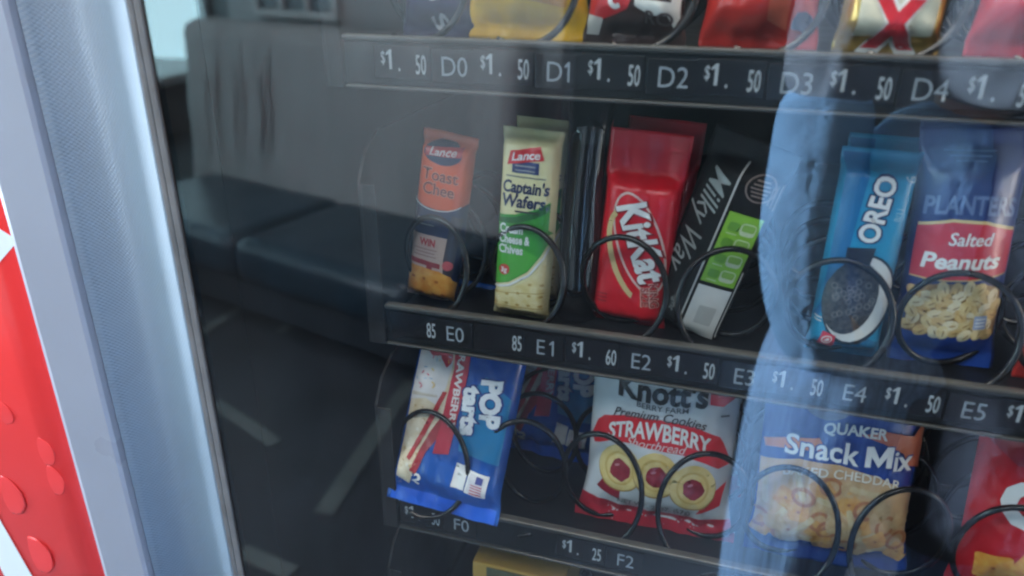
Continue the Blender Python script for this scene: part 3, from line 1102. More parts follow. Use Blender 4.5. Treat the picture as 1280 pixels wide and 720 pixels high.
for s_, y_ in (('Toast', 0.1065), ('Chee', 0.0955)):
    p.add('lettering', text(s_, -0.0005, y_, 0.0090, width=0.031 if s_ == 'Toast' else 0.0275, bold=0.035), film((0.70, 0.34, 0.24)), 2)
    p.add('lettering', text(s_, -0.0005, y_, 0.0088, width=0.0300 if s_ == 'Toast' else 0.0265, bold=0.006), film((0.17, 0.03, 0.02)), 3)
p.add('lettering', ring2(-0.001, 0.0930, 0.024, 0.014, 0.0008, a0=215, a1=325), W, 4)
p.add('lettering', rect(-0.013, 0.070, 0.005, 0.0035), GREY, 4)
p.add('lettering', rect(-0.009, 0.0665, 0.017, 0.001), GREY, 4)
p.add('lettering', text('WIN', -0.005, 0.0520, 0.0058, width=0.0135, bold=0.035), film((0.45, 0.02, 0.03)), 4)
for k in range(3):
    p.add('lettering', rect(-0.006, 0.0460 - 0.0028 * k, 0.020 - 0.003 * (k % 2), 0.0007), film((0.30, 0.16, 0.16)), 4)
p.done()

# 2 cream cheese and chives wafers
w_, h_ = 0.0455, 0.146
p = Pack('cracker_pack', 'cream and green chive cracker pack, front one, second pack of row E', 'snack', (0.0400, 0.038, 1.0862), w_, h_, 0.028, lean=2.2, pitch=3, base=(0.78, 0.70, 0.38),
         prof='bar', fin=(0.004, 0.004), wr=0.0011, seed=2, group=SNK)
p.add('printed_band', poly([(-0.0228, 0.0835), (-0.0228, 0.0285), (-0.008, 0.0325), (0.006, 0.042), (0.016, 0.056), (0.0228, 0.0705), (0.0228, 0.0985), (0.010, 0.091), (-0.006, 0.0855)]), GRN, 1)
p.add('printed_band', poly([(-0.0228, 0.0810), (-0.0228, 0.0775), (-0.004, 0.0790), (0.010, 0.0840), (0.0228, 0.0915), (0.0228, 0.0975), (0.010, 0.0895), (-0.006, 0.0835)]), film((0.02, 0.13, 0.03)), 2)
p.add('printed_band', poly([(-0.0228, 0.060), (-0.0228, 0.029), (-0.008, 0.0335), (0.006, 0.043), (0.014, 0.055), (-0.004, 0.062)]), film((0.09, 0.40, 0.055)), 2)
p.add('printed_band', poly([(-0.0228, 0.0275), (-0.008, 0.0310), (0.007, 0.0405), (0.017, 0.0545), (0.0228, 0.0685), (0.0228, 0.0665), (0.018, 0.0530), (0.008, 0.0390), (-0.0075, 0.0293), (-0.0228, 0.0258)]), W, 3)
p.add('picture', poly([(-0.0228, 0.003), (0.0228, 0.003), (0.0228, 0.060), (0.018, 0.050), (0.008, 0.036), (-0.008, 0.0265), (-0.0228, 0.0235)]), PALEC, 2)
rr = random.Random(3)
for k in range(15):
    x, y = -0.018 + 0.009 * (k % 5), 0.0155 + 0.0085 * (k // 5) + rr.uniform(-0.001, 0.001)
    if y < 0.030 + max(0, x) * 1.2 - (0.004 if x < -0.01 else 0):
        p.add('picture', ell(x, y, 0.0016, 0.0011), PALED, 3)
for k in range(2):
    p.add('picture', poly([(-0.0228, 0.0125 + 0.010 * k), (0.0228, 0.0135 + 0.013 * k), (0.0228, 0.0142 + 0.013 * k), (-0.0228, 0.0131 + 0.010 * k)]), PALED, 3)
p.add('logo', rect(-0.0005, 0.1205, 0.021, 0.0085), film((0.03, 0.05, 0.16)), 2)
p.add('logo', poly([(-0.015, 0.1215), (-0.013, 0.1315), (0.010, 0.1360), (0.0135, 0.1270)]), RED, 3)
p.add('logo', text('Lance', -0.0008, 0.1290, 0.0058, width=0.0225, rot=8, shear=0.25, bold=0.02), W, 4)
for k in range(2):
    p.add('lettering', rect(-0.0005, 0.1215 - 0.0032 * k, 0.016, 0.0011), GREY, 4)
p.add('lettering', rect(0.0, 0.1135, 0.031, 0.0011), film((0.25, 0.24, 0.2)), 2)
p.add('lettering', text("Captain's", 0.0005, 0.1060, 0.0085, width=0.036, shear=0.12, bold=0.03), film((0.02, 0.03, 0.09)), 2)
p.add('lettering', text('Wafers.', 0.0005, 0.0955, 0.0088, width=0.036, shear=0.12, bold=0.03), film((0.02, 0.03, 0.09)), 2)
p.add('lettering', rect(0.003, 0.0880, 0.019, 0.0014), film((0.05, 0.05, 0.06)), 4)
p.add('lettering', text('Cream', -0.0085, 0.0745, 0.0064, width=0.0185, bold=0.03), W, 4)
p.add('lettering', text('Cheese &', -0.0055, 0.0665, 0.0064, width=0.0245, bold=0.03), W, 4)
p.add('lettering', text('Chives', -0.0080, 0.0585, 0.0064, width=0.0195, bold=0.03), W, 4)
p.add('logo', ell(-0.0125, 0.0420, 0.0042, 0.0042), film((0.55, 0.06, 0.04)), 4)
p.add('logo', text('3g', -0.0125, 0.0420, 0.0036, width=0.0045, bold=0.03), W, 5)
p.add('lettering', rect(0.0, 0.0108, 0.028, 0.0013), film((0.14, 0.12, 0.07)), 4)
p.add('lettering', text('NET WT 1 3/8 OZ (39g)', 0.0, 0.0070, 0.0033, width=0.036, bold=0.02), film((0.12, 0.10, 0.06)), 4)
wafer = p.done()
copy_tree(wafer, (0.0395, 0.074, 1.0868), 'second cream and green chive cracker pack, hidden close behind the front one')

# 3 red wafer bar
w_, h_ = 0.0580, 0.146
p = Pack('wafer_bar', 'red chocolate wafer bar with white slanted lettering, right of the glossy black upright', 'snack', (0.1210, 0.050, 1.0870), w_, h_, 0.024, lean=2.6, pitch=5, base=(0.62, 0.012, 0.022),
         prof='bar', fin=(0.003, 0.032), wr=0.0013, seed=3, group=SNK)
p.add('logo', ring2(0.0030, 0.0665, 0.039, 0.0165, 0.0018, rot=-66), film((0.72, 0.50, 0.44)), 1)
p.add('logo', ring2(0.0000, 0.0565, 0.036, 0.0165, 0.0042, rot=-66, a0=190, a1=322), film((0.66, 0.50, 0.24)), 2)
p.add('logo', text('Crisp Wafers', -0.0103, 0.0500, 0.0026, width=0.022, rot=-64, warp=lambda x, y: (x, y - 9.0 * x * x + 0.0008)), film((0.35, 0.03, 0.03)), 3)
for s_, x_, y_ in (('KitKat', 0.0050, 0.0680),):
    p.add('lettering', text(s_, x_ + 0.0008, y_ - 0.0006, 0.0220, width=0.0650, rot=-66, shear=0.18, bold=0.055), film((0.22, 0.01, 0.015)), 4)
    p.add('lettering', text(s_, x_, y_, 0.0210, width=0.0630, rot=-66, shear=0.18, bold=0.035), W, 5)
p.add('lettering', text('KING', 0.0190, 0.0290, 0.0062, width=0.0190, rot=-80, bold=0.06), film((0.70, 0.45, 0.36)), 3)
p.add('lettering', text('SIZE', 0.0128, 0.0270, 0.0062, width=0.0150, rot=-80, bold=0.06), film((0.70, 0.45, 0.36)), 3)
p.add('lettering', text('KING', 0.0190, 0.0290, 0.0056, width=0.0180, rot=-80, bold=0.015), DRED, 4)
p.add('lettering', text('SIZE', 0.0128, 0.0270, 0.0056, width=0.0142, rot=-80, bold=0.015), DRED, 4)
for k in range(3):
    p.add('lettering', rect(-0.0205, 0.0245 - 0.0028 * k, 0.0075, 0.0012), DRED, 2)
kk = p.done()
copy_tree(kk, (0.1270, 0.094, 1.0875), 'second red chocolate wafer bar, mostly hidden behind the front one')

# 4 dark chocolate bar, back and front print meeting at a bright fold
w_, h_ = 0.060, 0.152
p = Pack('chocolate_bar', 'black chocolate bar wrapper with green nutrition box, leaning right', 'snack', (0.1600, 0.049, 1.0875), w_, h_, 0.030, lean=14.5, pitch=4, yaw=-15, base=(0.012, 0.011, 0.012),
         prof='bar', fin=(0.004, 0.016), wr=0.0009, seed=4, group=SNK, tent=0.75, rough=0.5)
p.base_mat.node_tree.nodes['Principled BSDF'].inputs['Specular IOR Level'].default_value = 0.15
p.add('printed_band', rect(0.0008, 0.074, 0.0012, 0.125), film((0.60, 0.58, 0.54)), 2)
p.add('printed_band', poly([(0.0035, 0.050), (0.0265, 0.050), (0.0265, 0.104), (0.0035, 0.104)]), film((0.25, 0.50, 0.04)), 2)
p.add('printed_band', poly([(0.0035, 0.006), (0.0265, 0.006), (0.0265, 0.047), (0.0035, 0.047)]), film((0.80, 0.80, 0.76)), 2)
p.add('printed_band', rect(0.0280, 0.036, 0.0008, 0.055), film((0.60, 0.58, 0.54)), 2)
for k in range(4):
    y = 0.0575 + 0.0122 * k
    p.add('nutrition_box', rect(0.0195, y, 0.0100, 0.0092, rad=0.0026), film((0.62, 0.70, 0.46)), 3)
    p.add('nutrition_box', rect(0.0195, y + 0.0012, 0.0084, 0.0052, rad=0.0014), film((0.26, 0.47, 0.08)), 4)
    p.add('nutrition_box', rect(0.0100, y, 0.0074, 0.0066, rad=0.0016), film((0.14, 0.33, 0.03)), 3)
    p.add('nutrition_box', rect(0.0100, y - 0.0052, 0.0070, 0.0007), film((0.55, 0.64, 0.38)), 3)
p.add('seal_print', ring2(0.0165, 0.1240, 0.0093, 0.0093, 0.0010), film((0.27, 0.20, 0.17)), 2)
for k in range(5):
    p.add('seal_print', rect(0.0165, 0.1185 + 0.0027 * k, 0.013 - abs(k - 2) * 0.0022, 0.0011), film((0.27, 0.20, 0.17)), 2)
for k in range(3):
    p.add('seal_print', rect(0.0285 - 0.0022 * k, 0.1210, 0.0009, 0.019 - 0.003 * k), film((0.22, 0.16, 0.13)), 2)
p.add('barcode', rect(0.0160, 0.0240, 0.0120, 0.0150), film((0.56, 0.56, 0.53)), 3)
p.add('lettering', text('Milky Way', -0.0150, 0.0860, 0.0165, width=0.0820, rot=-96, shear=0.35, bold=0.002), film((0.24, 0.245, 0.235)), 2)
p.add('lettering', text('midnight', -0.0075, 0.0300, 0.0050, width=0.0250, rot=-94, shear=0.3), film((0.30, 0.30, 0.29)), 2)
p.done()

# 5 cyan sandwich cookies
w_, h_ = 0.049, 0.145
p = Pack('cookie_pack', 'cyan sandwich cookie pack with one large dark cookie printed on it', 'snack', (0.2745, 0.049, 1.0870), w_, h_, 0.030, lean=1.0, pitch=4, base=(0.018, 0.30, 0.52),
         prof='bar', fin=(0.006, 0.008), wr=0.0012, seed=5, group=SNK)
p.add('printed_band', poly([(-0.026, 0.020), (-0.012, 0.05), (-0.010, 0.09), (-0.006, 0.15), (-0.026, 0.15)]), film((0.008, 0.15, 0.36)), 1)
p.add('printed_band', poly([(-0.026, 0.0), (0.026, 0.0), (0.026, 0.014), (0.010, 0.020), (-0.010, 0.018), (-0.026, 0.012)]), film((0.008, 0.16, 0.33)), 1)
p.add('picture', ell(0.002, 0.0450, 0.0225, 0.0330, rot=-8), film((0.015, 0.02, 0.03)), 2)
p.add('picture', ell(0.0015, 0.0455, 0.0210, 0.0310, rot=-8), film((0.75, 0.76, 0.74)), 3)
p.add('picture', ell(-0.0035, 0.0465, 0.0175, 0.0270, rot=-6), CHOC, 4)
rr = random.Random(11)
for k in range(26):
    a, q = rr.uniform(0, 6.28), rr.uniform(0.1, 0.9)
    x, y = -0.0035 + 0.0160 * q * math.cos(a), 0.0465 + 0.025 * q * math.sin(a)
    p.add('picture', ring2(x, y, 0.0018, 0.0020, 0.0006, n=9), film((0.22, 0.21, 0.20)), 5)
p.add('picture', poly([(-0.012, 0.066), (0.004, 0.069), (0.006, 0.083), (-0.012, 0.081)]), film((0.02, 0.016, 0.014)), 5)
p.add('lettering', text('OREO', 0.0015, 0.1080, 0.0135, width=0.0460, rot=84, bold=0.075), film((0.012, 0.02, 0.09)), 6)
p.add('lettering', text('OREO', 0.0015, 0.1080, 0.0125, width=0.0440, rot=84, bold=0.035), W, 7)
p.add('lettering', text('6', 0.0180, 0.1290, 0.0060, rot=84), film((0.45, 0.60, 0.68)), 6)
p.add('lettering', text('8/11', 0.0150, 0.1060, 0.0036, rot=84), film((0.35, 0.55, 0.65)), 6)
p.add('logo', poly([(-0.019, 0.0105), (-0.009, 0.0090), (-0.0085, 0.0180), (-0.0165, 0.0205)]), film((0.66, 0.03, 0.05)), 6)
p.add('logo', ring2(-0.0135, 0.0148, 0.0030, 0.0021, 0.0007, rot=30, n=16), W, 7)
p.add('logo', rect(-0.0135, 0.0148, 0.0012, 0.0028, rot=-60), W, 7)
p.add('lettering', rect(-0.0205, 0.0290, 0.0040, 0.0009), W, 6)
p.add('lettering', rect(-0.0205, 0.0265, 0.0040, 0.0009), W, 6)
ore = p.done()
copy_tree(ore, (0.2830, 0.095, 1.0870), 'second cyan sandwich cookie pack, mostly hidden behind the front one')

# 6 peanuts
w_, h_ = 0.066, 0.162
p = Pack('peanut_bag', 'blue salted peanut bag with clear window full of nuts', 'snack', (0.3385, 0.052, 1.0870), w_, h_, 0.034, lean=-3.0, pitch=4, base=(0.012, 0.030, 0.15),
         prof='bag', fin=(0.010, 0.010), wr=0.0016, seed=6, group=SNK)
p.add('printed_band', poly([(-0.031, 0.0), (0.031, 0.0), (0.031, 0.028), (-0.031, 0.026)]), film((0.015, 0.07, 0.36)), 1)
p.add('printed_band', poly([(-0.0300, 0.0645), (-0.010, 0.0650), (0.010, 0.0665), (0.0300, 0.0695), (0.0305, 0.1005), (0.010, 0.1060), (-0.010, 0.1065), (-0.0295, 0.1015)]), film((0.70, 0.55, 0.25)), 2)
p.add('printed_band', poly([(-0.0300, 0.0655), (-0.010, 0.0660), (0.010, 0.0675), (0.0300, 0.0705), (0.0300, 0.0985), (0.010, 0.1040), (-0.010, 0.1045), (-0.0295, 0.0995)]), film((0.55, 0.03, 0.05)), 3)
p.add('picture', poly([(-0.029, 0.026), (0.030, 0.027), (0.029, 0.060), (0.015, 0.0645), (-0.012, 0.0635), (-0.028, 0.058)]), NUTD, 2)
rr = random.Random(8)
k = 0
for row in range(6):
    for cix in range(8):
        x = -0.0265 + 0.0072 * cix + rr.uniform(-0.0015, 0.0015) + (0.0035 if row % 2 else 0)
        y = 0.0295 + 0.0063 * row + rr.uniform(-0.0012, 0.0012)
        if abs(x) > 0.0275 or y > 0.0620 - 90 * (x * x) * 0.06:
            continue
        ra = rr.uniform(0, 180)
        p.add('picture', ell(x, y, 0.0052, 0.0037, rot=ra, n=14), NUT[k % 3], 3 + (k % 4))
        p.add('picture', ell(x + 0.0008, y - 0.0004, 0.0026, 0.0004, rot=ra, n=8), NUTD, 8)
        k += 1
p.add('lettering', text('PLANTERS', 0.0, 0.1160, 0.0115, width=0.056, bold=0.03, warp=arc(-3)), film((0.13, 0.19, 0.36)), 2)
p.add('lettering', text('Salted', 0.0025, 0.0940, 0.0082, width=0.0270, shear=0.2, bold=0.015, rot=2), W, 5)
p.add('lettering', text('Peanuts', -0.001, 0.0790, 0.0100, width=0.0480, shear=0.2, bold=0.03, rot=3), W, 5)
for k in range(3):
    p.add('lettering', rect(-0.004, 0.1480 - 0.0028 * k, 0.030 - 0.006 * k, 0.0008), film((0.16, 0.25, 0.5)), 2)
p.add('lettering', rect(0.0165, 0.0380, 0.0085, 0.0095), film((0.34, 0.40, 0.55)), 9)
for k in range(3):
    p.add('lettering', rect(0.0165, 0.0405 - 0.0025 * k, 0.0062, 0.0008), W, 10)
pn = p.done()
copy_tree(pn, (0.3470, 0.100, 1.0870), 'second blue salted peanut bag, mostly hidden behind the front one')

# 7 red pack at the frame's right edge
p = Pack('candy_pack', 'red pack at the right end of row E, cut by the photo edge', 'snack', (0.412, 0.046, 1.0870), 0.060, 0.060, 0.024, pitch=4, base=(0.60, 0.03, 0.02), prof='bag', wr=0.0014, seed=17, group=SNK)
p.done()

# ------------------------------------------------------------------ row F
# toaster pastry pouch, hanging over the rail
w_, h_ = 0.100, 0.195
def pastry(name, label, loc, lean, pitch, seed, yaw=0):
    p = Pack(name, label, 'snack', loc, w_, h_, 0.026, lean=lean, pitch=pitch, yaw=yaw, base=(0.012, 0.085, 0.36), prof='bar', fin=(0.013, 0.012), wr=0.0034, seed=seed, group=SNK, rough=0.18)
    p.add('printed_band', poly([(0.008, 0.055), (0.045, 0.050), (0.045, 0.105), (0.020, 0.12), (0.004, 0.095)]), film((0.015, 0.20, 0.42)), 1)
    p.add('printed_band', poly([(-0.051, 0.0), (0.051, 0.0), (0.051, 0.012), (-0.051, 0.012)]), film((0.012, 0.11, 0.60)), 1)
    # pastry picture
    p.add('picture', poly([(-0.044, 0.022), (-0.031, 0.018), (-0.026, 0.045), (-0.016, 0.062), (-0.008, 0.105), (-0.010, 0.180), (-0.044, 0.180)]), PASTRY, 2)
    p.add('picture', poly([(-0.044, 0.088), (-0.030, 0.092), (-0.016, 0.086), (-0.012, 0.120), (-0.016, 0.175), (-0.044, 0.175)]), film((0.74, 0.70, 0.68)), 3)
    p.add('picture', poly([(-0.044, 0.092), (-0.020, 0.094), (-0.020, 0.096), (-0.044, 0.095)]), film((0.60, 0.52, 0.42)), 4)
    p.add('picture', poly([(-0.032, 0.030), (-0.026, 0.028), (-0.020, 0.048), (-0.010, 0.066), (-0.006, 0.082), (-0.012, 0.082), (-0.022, 0.062)]), film((0.34, 0.03, 0.035)), 4)
    for k, (x, y, r_) in enumerate(((-0.034, 0.150, 0.010), (-0.022, 0.160, 0.009), (-0.028, 0.135, 0.008), (-0.018, 0.128, 0.007), (-0.038, 0.168, 0.008))):
        p.add('picture', blob(x, y, r_, 0.3, 9, k), film((0.45, 0.03, 0.045)), 5)
    rr = random.Random(seed)
    for k in range(30):
        x, y = rr.uniform(-0.042, -0.014), rr.uniform(0.100, 0.172)
        p.add('picture', rect(x, y, 0.0030, 0.0009, rot=rr.uniform(0, 180)), film(((0.70, 0.10, 0.16), (0.80, 0.55, 0.10), (0.30, 0.45, 0.60))[k % 3]), 6)
    for k in range(26):
        x, y = rr.uniform(-0.042, -0.026), rr.uniform(0.026, 0.086)
        p.add('picture', blob(x, y, rr.uniform(0.0007, 0.0018), 0.3, 7, k), film(((0.56, 0.40, 0.22), (0.82, 0.74, 0.60))[k % 2]), 4)
    p.add('printed_band', poly([(-0.014, 0.048), (0.000, 0.050), (0.004, 0.120), (0.000, 0.176), (-0.014, 0.176), (-0.010, 0.120)]), film((0.50, 0.03, 0.05)), 5)
    p.add('printed_band', poly([(-0.036, 0.040), (-0.033, 0.038), (-0.020, 0.075), (-0.012, 0.10), (-0.016, 0.10), (-0.026, 0.072)]), film((0.42, 0.03, 0.03)), 5)
    p.add('lettering', text('STRAWBERRY', -0.0035, 0.108, 0.0062, width=0.078, rot=-88, bold=0.03), film((0.82, 0.74, 0.70)), 7)
    for s_, x_, y_, hh, ww in (('POP', 0.0285, 0.0980, 0.0175, 0.0420), ('tarts', 0.0125, 0.0900, 0.0150, 0.0430)):
        p.add('lettering', text(s_, x_, y_, hh, width=ww, rot=-84, bold=0.10), film((0.010, 0.03, 0.20)), 6)
        p.add('lettering', text(s_, x_, y_, hh * 0.94, width=ww * 0.95, rot=-84, bold=0.055), film((0.80, 0.82, 0.84)), 8)
    p.add('printed_label', rect(0.0140, 0.0350, 0.012, 0.020, rot=-4), film((0.72, 0.73, 0.72)), 3)
    p.add('printed_label', rect(0.0300, 0.0320, 0.018, 0.019, rot=-6), film((0.78, 0.79, 0.78)), 3)
    p.add('printed_label', rect(0.0290, 0.0320, 0.0130, 0.0150, rot=-6), film((0.62, 0.62, 0.66)), 4)
    p.add('printed_label', rect(0.0320, 0.0355, 0.0060, 0.0060, rot=-6), film((0.08, 0.09, 0.28)), 5)
    for k in range(4):
        p.add('printed_label', rect(0.0300, 0.0240 + 0.0022 * k, 0.010, 0.0009, rot=-6), film((0.45, 0.10, 0.14)), 5)
    p.add('lettering', text('2', -0.024, 0.0245, 0.0075, rot=-20, bold=0.03, xs=1.3), W, 4)
    p.add('lettering', text('2', -0.0395, 0.0195, 0.0045, bold=0.03), film((0.1, 0.12, 0.3)), 5)
    return p.done()


pastry('pastry_pouch', 'blue toaster pastry pouch hanging over the front rail, first of row F', (-0.0150, -0.0075, 0.9165), 4.0, 27, 21)
pastry('pastry_pouch', 'dim blue toaster pastry pouch standing back in the spiral, behind the front one', (0.0450, 0.115, 0.9010), 4, 6, 22)

# strawberry shortbread cookies
w_, h_ = 0.128, 0.180
p = Pack('cookie_bag', 'white and red strawberry shortbread cookie bag in the middle of row F', 'snack', (0.1560, 0.046, 0.8990), w_, h_, 0.044, lean=-0.5, pitch=9, base=(0.70, 0.71, 0.72),
         prof='bag', fin=(0.012, 0.012), wr=0.0022, seed=9, group=SNK, rough=0.26, finw=1.05)
p.add('printed_band', poly([(-0.064, 0.0), (0.064, 0.0), (0.064, 0.022), (0.03, 0.019), (-0.03, 0.020), (-0.064, 0.024)]), film((0.50, 0.02, 0.04)), 1)
p.add('printed_band', poly([(-0.061, 0.082), (-0.056, 0.096), (-0.050, 0.102), (-0.030, 0.1070), (0.0, 0.1085), (0.030, 0.1060), (0.050, 0.098), (0.054, 0.092), (0.062, 0.074),
                            (0.052, 0.070), (0.040, 0.075), (0.022, 0.081), (0.0, 0.083), (-0.022, 0.084), (-0.044, 0.081), (-0.058, 0.074)]), RED, 2)
p.add('printed_band', poly([(-0.052, 0.036), (-0.030, 0.027), (-0.030, 0.040), (-0.044, 0.052)]), film((0.32, 0.015, 0.03)), 2)
p.add('printed_band', poly([(0.036, 0.026), (0.056, 0.036), (0.060, 0.058), (0.046, 0.046)]), RED, 2)
p.add('printed_band', poly([(0.037, 0.148), (0.039, 0.126), (0.050, 0.124), (0.064, 0.134), (0.064, 0.150), (0.048, 0.152)]), film((0.52, 0.02, 0.05)), 2)
p.add('printed_band', poly([(-0.060, 0.162), (-0.035, 0.165), (-0.035, 0.172), (-0.060, 0.172)]), film((0.48, 0.03, 0.05)), 2)
for k, (x, y) in enumerate(((-0.032, 0.0600), (0.000, 0.0610), (0.032, 0.0535))):
    p.add('picture', ell(x, y - 0.0012, 0.0196, 0.0206, n=36), film((0.42, 0.24, 0.06)), 3 + k)
    p.add('picture', ell(x, y, 0.0190, 0.0200, n=36), COOK, 4 + k)
    p.add('picture', ring2(x, y, 0.0125, 0.0135, 0.0022, n=36), film((0.62, 0.42, 0.12)), 5 + k)
    p.add('picture', blob(x + 0.001, y - 0.001, 0.0092, 0.10, 14, 40 + k), JAM, 7)
    p.add('picture', ell(x - 0.002, y + 0.003, 0.0024, 0.0010, rot=20, n=10), film((0.46, 0.16, 0.18)), 8)
p.add('lettering', text("Knott's", -0.001, 0.1315, 0.0185, width=0.0760, bold=0.035, warp=arc(1.0)), film((0.03, 0.03, 0.03)), 4)
p.add('lettering', text('BERRY FARM', 0.0, 0.1178, 0.0046, width=0.044, bold=0.01, warp=arc(3.0)), film((0.08, 0.08, 0.08)), 4)
p.add('lettering', text('Premium Cookies', -0.002, 0.1110, 0.0075, width=0.080, shear=0.35, bold=0.01, warp=arc(-2.0)), film((0.07, 0.06, 0.06)), 4)
p.add('lettering', text('STRAWBERRY', -0.001, 0.0985, 0.0130, width=0.088, bold=0.03, warp=lambda x, y: (x, y * (1.05 - 2.0 * abs(x)) - 4.2 * x * x)), film((0.82, 0.80, 0.76)), 5)
p.add('lettering', text('Shortbread', -0.002, 0.0868, 0.0072, width=0.052, shear=0.35, bold=0.002, warp=arc(-2.0)), film((0.80, 0.62, 0.58)), 5)
p.add('lettering', text('NET WT. 2 OZ. (57g)', 0.0, 0.0290, 0.0055, width=0.062, bold=0.015), film((0.10, 0.10, 0.10)), 9)
p.add('lettering', text('BIG', 0.0500, 0.1430, 0.0050, width=0.011, rot=4), film((0.70, 0.30, 0.34)), 5)
p.add('lettering', text('SIZE', 0.0500, 0.1350, 0.0050, width=0.012, rot=4), film((0.70, 0.30, 0.34)), 5)
p.add('lettering', rect(0.052, 0.116, 0.007, 0.0016), film((0.15, 0.14, 0.14)), 4)
kn = p.done()
copy_tree(kn, (0.1600, 0.108, 0.8990), 'second strawberry shortbread cookie bag, hidden behind the front one')

# snack mix
w_, h_ = 0.122, 0.188
p = Pack('snack_mix_bag', 'blue and orange baked cheddar snack mix bag, behind the mirrored blue sleeve', 'snack', (0.2920, 0.046, 0.8990), w_, h_, 0.046, lean=-2.0, pitch=9, base=(0.016, 0.05, 0.26),
         prof='bag', fin=(0.012, 0.012), wr=0.0020, seed=12, group=SNK, rough=0.26)
p.add('picture', poly([(-0.059, 0.022), (0.059, 0.022), (0.060, 0.076), (0.030, 0.090), (0.0, 0.097), (-0.030, 0.096), (-0.060, 0.086)]), film((0.62, 0.40, 0.20)), 1)
rr = random.Random(5)
k = 0
for row in range(7):
    for cix in range(9):
        x = -0.052 + 0.0128 * cix + rr.uniform(-0.004, 0.004)
        y = 0.026 + 0.0125 * row + rr.uniform(-0.003, 0.003)
        if y > 0.082 - 6 * x * x:
            continue
        ty = k % 4
        L = 2 + (k * 7) % 6
        if ty == 0:
            p.add('picture', rect(x, y, 0.0165, 0.0155, rot=rr.uniform(0, 90), rad=0.002), MIX[0], L)
            p.add('picture', ell(x, y, 0.0014, 0.0012, n=8), MIX[2], L + 1)
        elif ty == 1:
            p.add('picture', ring2(x, y, 0.0078, 0.0066, 0.0030, rot=rr.uniform(0, 90), n=16), MIX[2], L)
        elif ty == 2:
            p.add('picture', blob(x, y, 0.0090, 0.25, 9, k), MIX[1], L)
        else:
            p.add('picture', rect(x, y, 0.025, 0.0048, rot=rr.uniform(0, 180), rad=0.0020), MIX[3], L)
        k += 1
p.add('printed_band', poly([(-0.058, 0.104), (-0.040, 0.112), (-0.018, 0.117), (-0.012, 0.107), (-0.035, 0.104), (-0.056, 0.098)]), film((0.66, 0.20, 0.05)), 9)
p.add('printed_band', poly([(0.012, 0.124), (0.030, 0.128), (0.052, 0.123), (0.060, 0.135), (0.060, 0.096), (0.050, 0.100), (0.046, 0.110), (0.030, 0.118)]), film((0.50, 0.12, 0.05)), 9)
p.add('logo', ell(-0.014, 0.1440, 0.0180, 0.0120, n=24), film((0.16, 0.15, 0.20)), 9)
p.add('lettering', text('QUAKER', 0.008, 0.1270, 0.0085, width=0.048, bold=0.03, warp=arc(-3)), W, 10)
def em(x, y, wd, h, st, g=0.0):
    """capital M whose middle runs down to the base line"""
    return poly([(x - g, y - g), (x + st + g, y - g), (x + st + g, y + h * 0.50 - g), (x + wd / 2, y - g), (x + wd - st - g, y + h * 0.50 - g), (x + wd - st - g, y - g), (x + wd + g, y - g),
                 (x + wd + g, y + h + g), (x + wd - st * 1.15, y + h + g), (x + wd / 2, y + h * 0.42 + g), (x + st * 1.15, y + h + g), (x - g, y + h + g)])


for g_, m_, l_, bo in ((0.0008, film((0.03, 0.06, 0.26)), 10, 0.045), (0.0, W, 11, 0.018)):
    p.add('lettering', text('Snack', -0.0140, 0.1085, 0.0165 + 2 * g_, width=0.0550 + 2 * g_, bold=bo, warp=arc(-2.2)), m_, l_)
    p.add('lettering', em(0.0180, 0.0985, 0.0200, 0.0170, 0.0042, g_), m_, l_)
    p.add('lettering', text('ix', 0.0465, 0.1045, 0.0165 + 2 * g_, width=0.0140 + 2 * g_, bold=bo), m_, l_)
p.add('lettering', text('BAKED CHEDDAR', 0.003, 0.0905, 0.0068, width=0.088, bold=0.015, warp=arc(-3.4)), film((0.82, 0.78, 0.66)), 11)
p.done()

# red cheese cracker bag at the right edge
w_, h_ = 0.128, 0.178
p = Pack('cheese_cracker_bag', 'glossy red bag with big white letter C at the lower right corner', 'snack', (0.4435, 0.046, 0.8990), w_, h_, 0.048, lean=-1.5, pitch=9, base=(0.50, 0.015, 0.022),
         prof='bag', fin=(0.012, 0.012), wr=0.0026, seed=14, group=SNK, rough=0.22)
p.add('printed_band', poly([(-0.064, 0.135), (-0.040, 0.118), (0.06, 0.128), (0.06, 0.178), (-0.064, 0.178)]), film((0.30, 0.012, 0.02)), 1)
p.add('lettering', text('C', -0.0290, 0.0900, 0.0320, bold=0.06), film((0.78, 0.77, 0.75)), 3)
p.add('printed_band', rect(-0.012, 0.142, 0.034, 0.014, rot=10), film((0.16, 0.22, 0.06)), 2)
for k, (x, y, ro) in enumerate(((-0.040, 0.034, 12), (-0.018, 0.040, -20), (0.008, 0.035, 25), (-0.030, 0.018, 40), (-0.004, 0.018, 5), (0.03, 0.03, -12))):
    p.add('picture', rect(x, y, 0.024, 0.024, rot=ro, rad=0.003), CRACK, 3 + k % 3)
    p.add('picture', ell(x, y, 0.0017, 0.0017, n=10), CRACKD, 7)
p.done()

# golden carton in the tray below
bm = bx((-0.002, 0.030, 0.7285), (0.086, 0.115, 0.8310), 0.0015)
gb = thing('carton', 'golden carton of which only the top shows at the bottom edge', 'snack', (0.0, 0.0, 0.0))
part('box', bm, mat('carton_gold', (0.50, 0.30, 0.06), 0.4, var=0.1, vscale=50), gb)
bm = bmesh.new()
box(bm, (0.012, 0.0292, 0.800), (0.080, 0.0298, 0.8285))
part('printed_band', bm, mat('carton_green', (0.10, 0.10, 0.05), 0.4, var=0.2, vscale=60), gb)

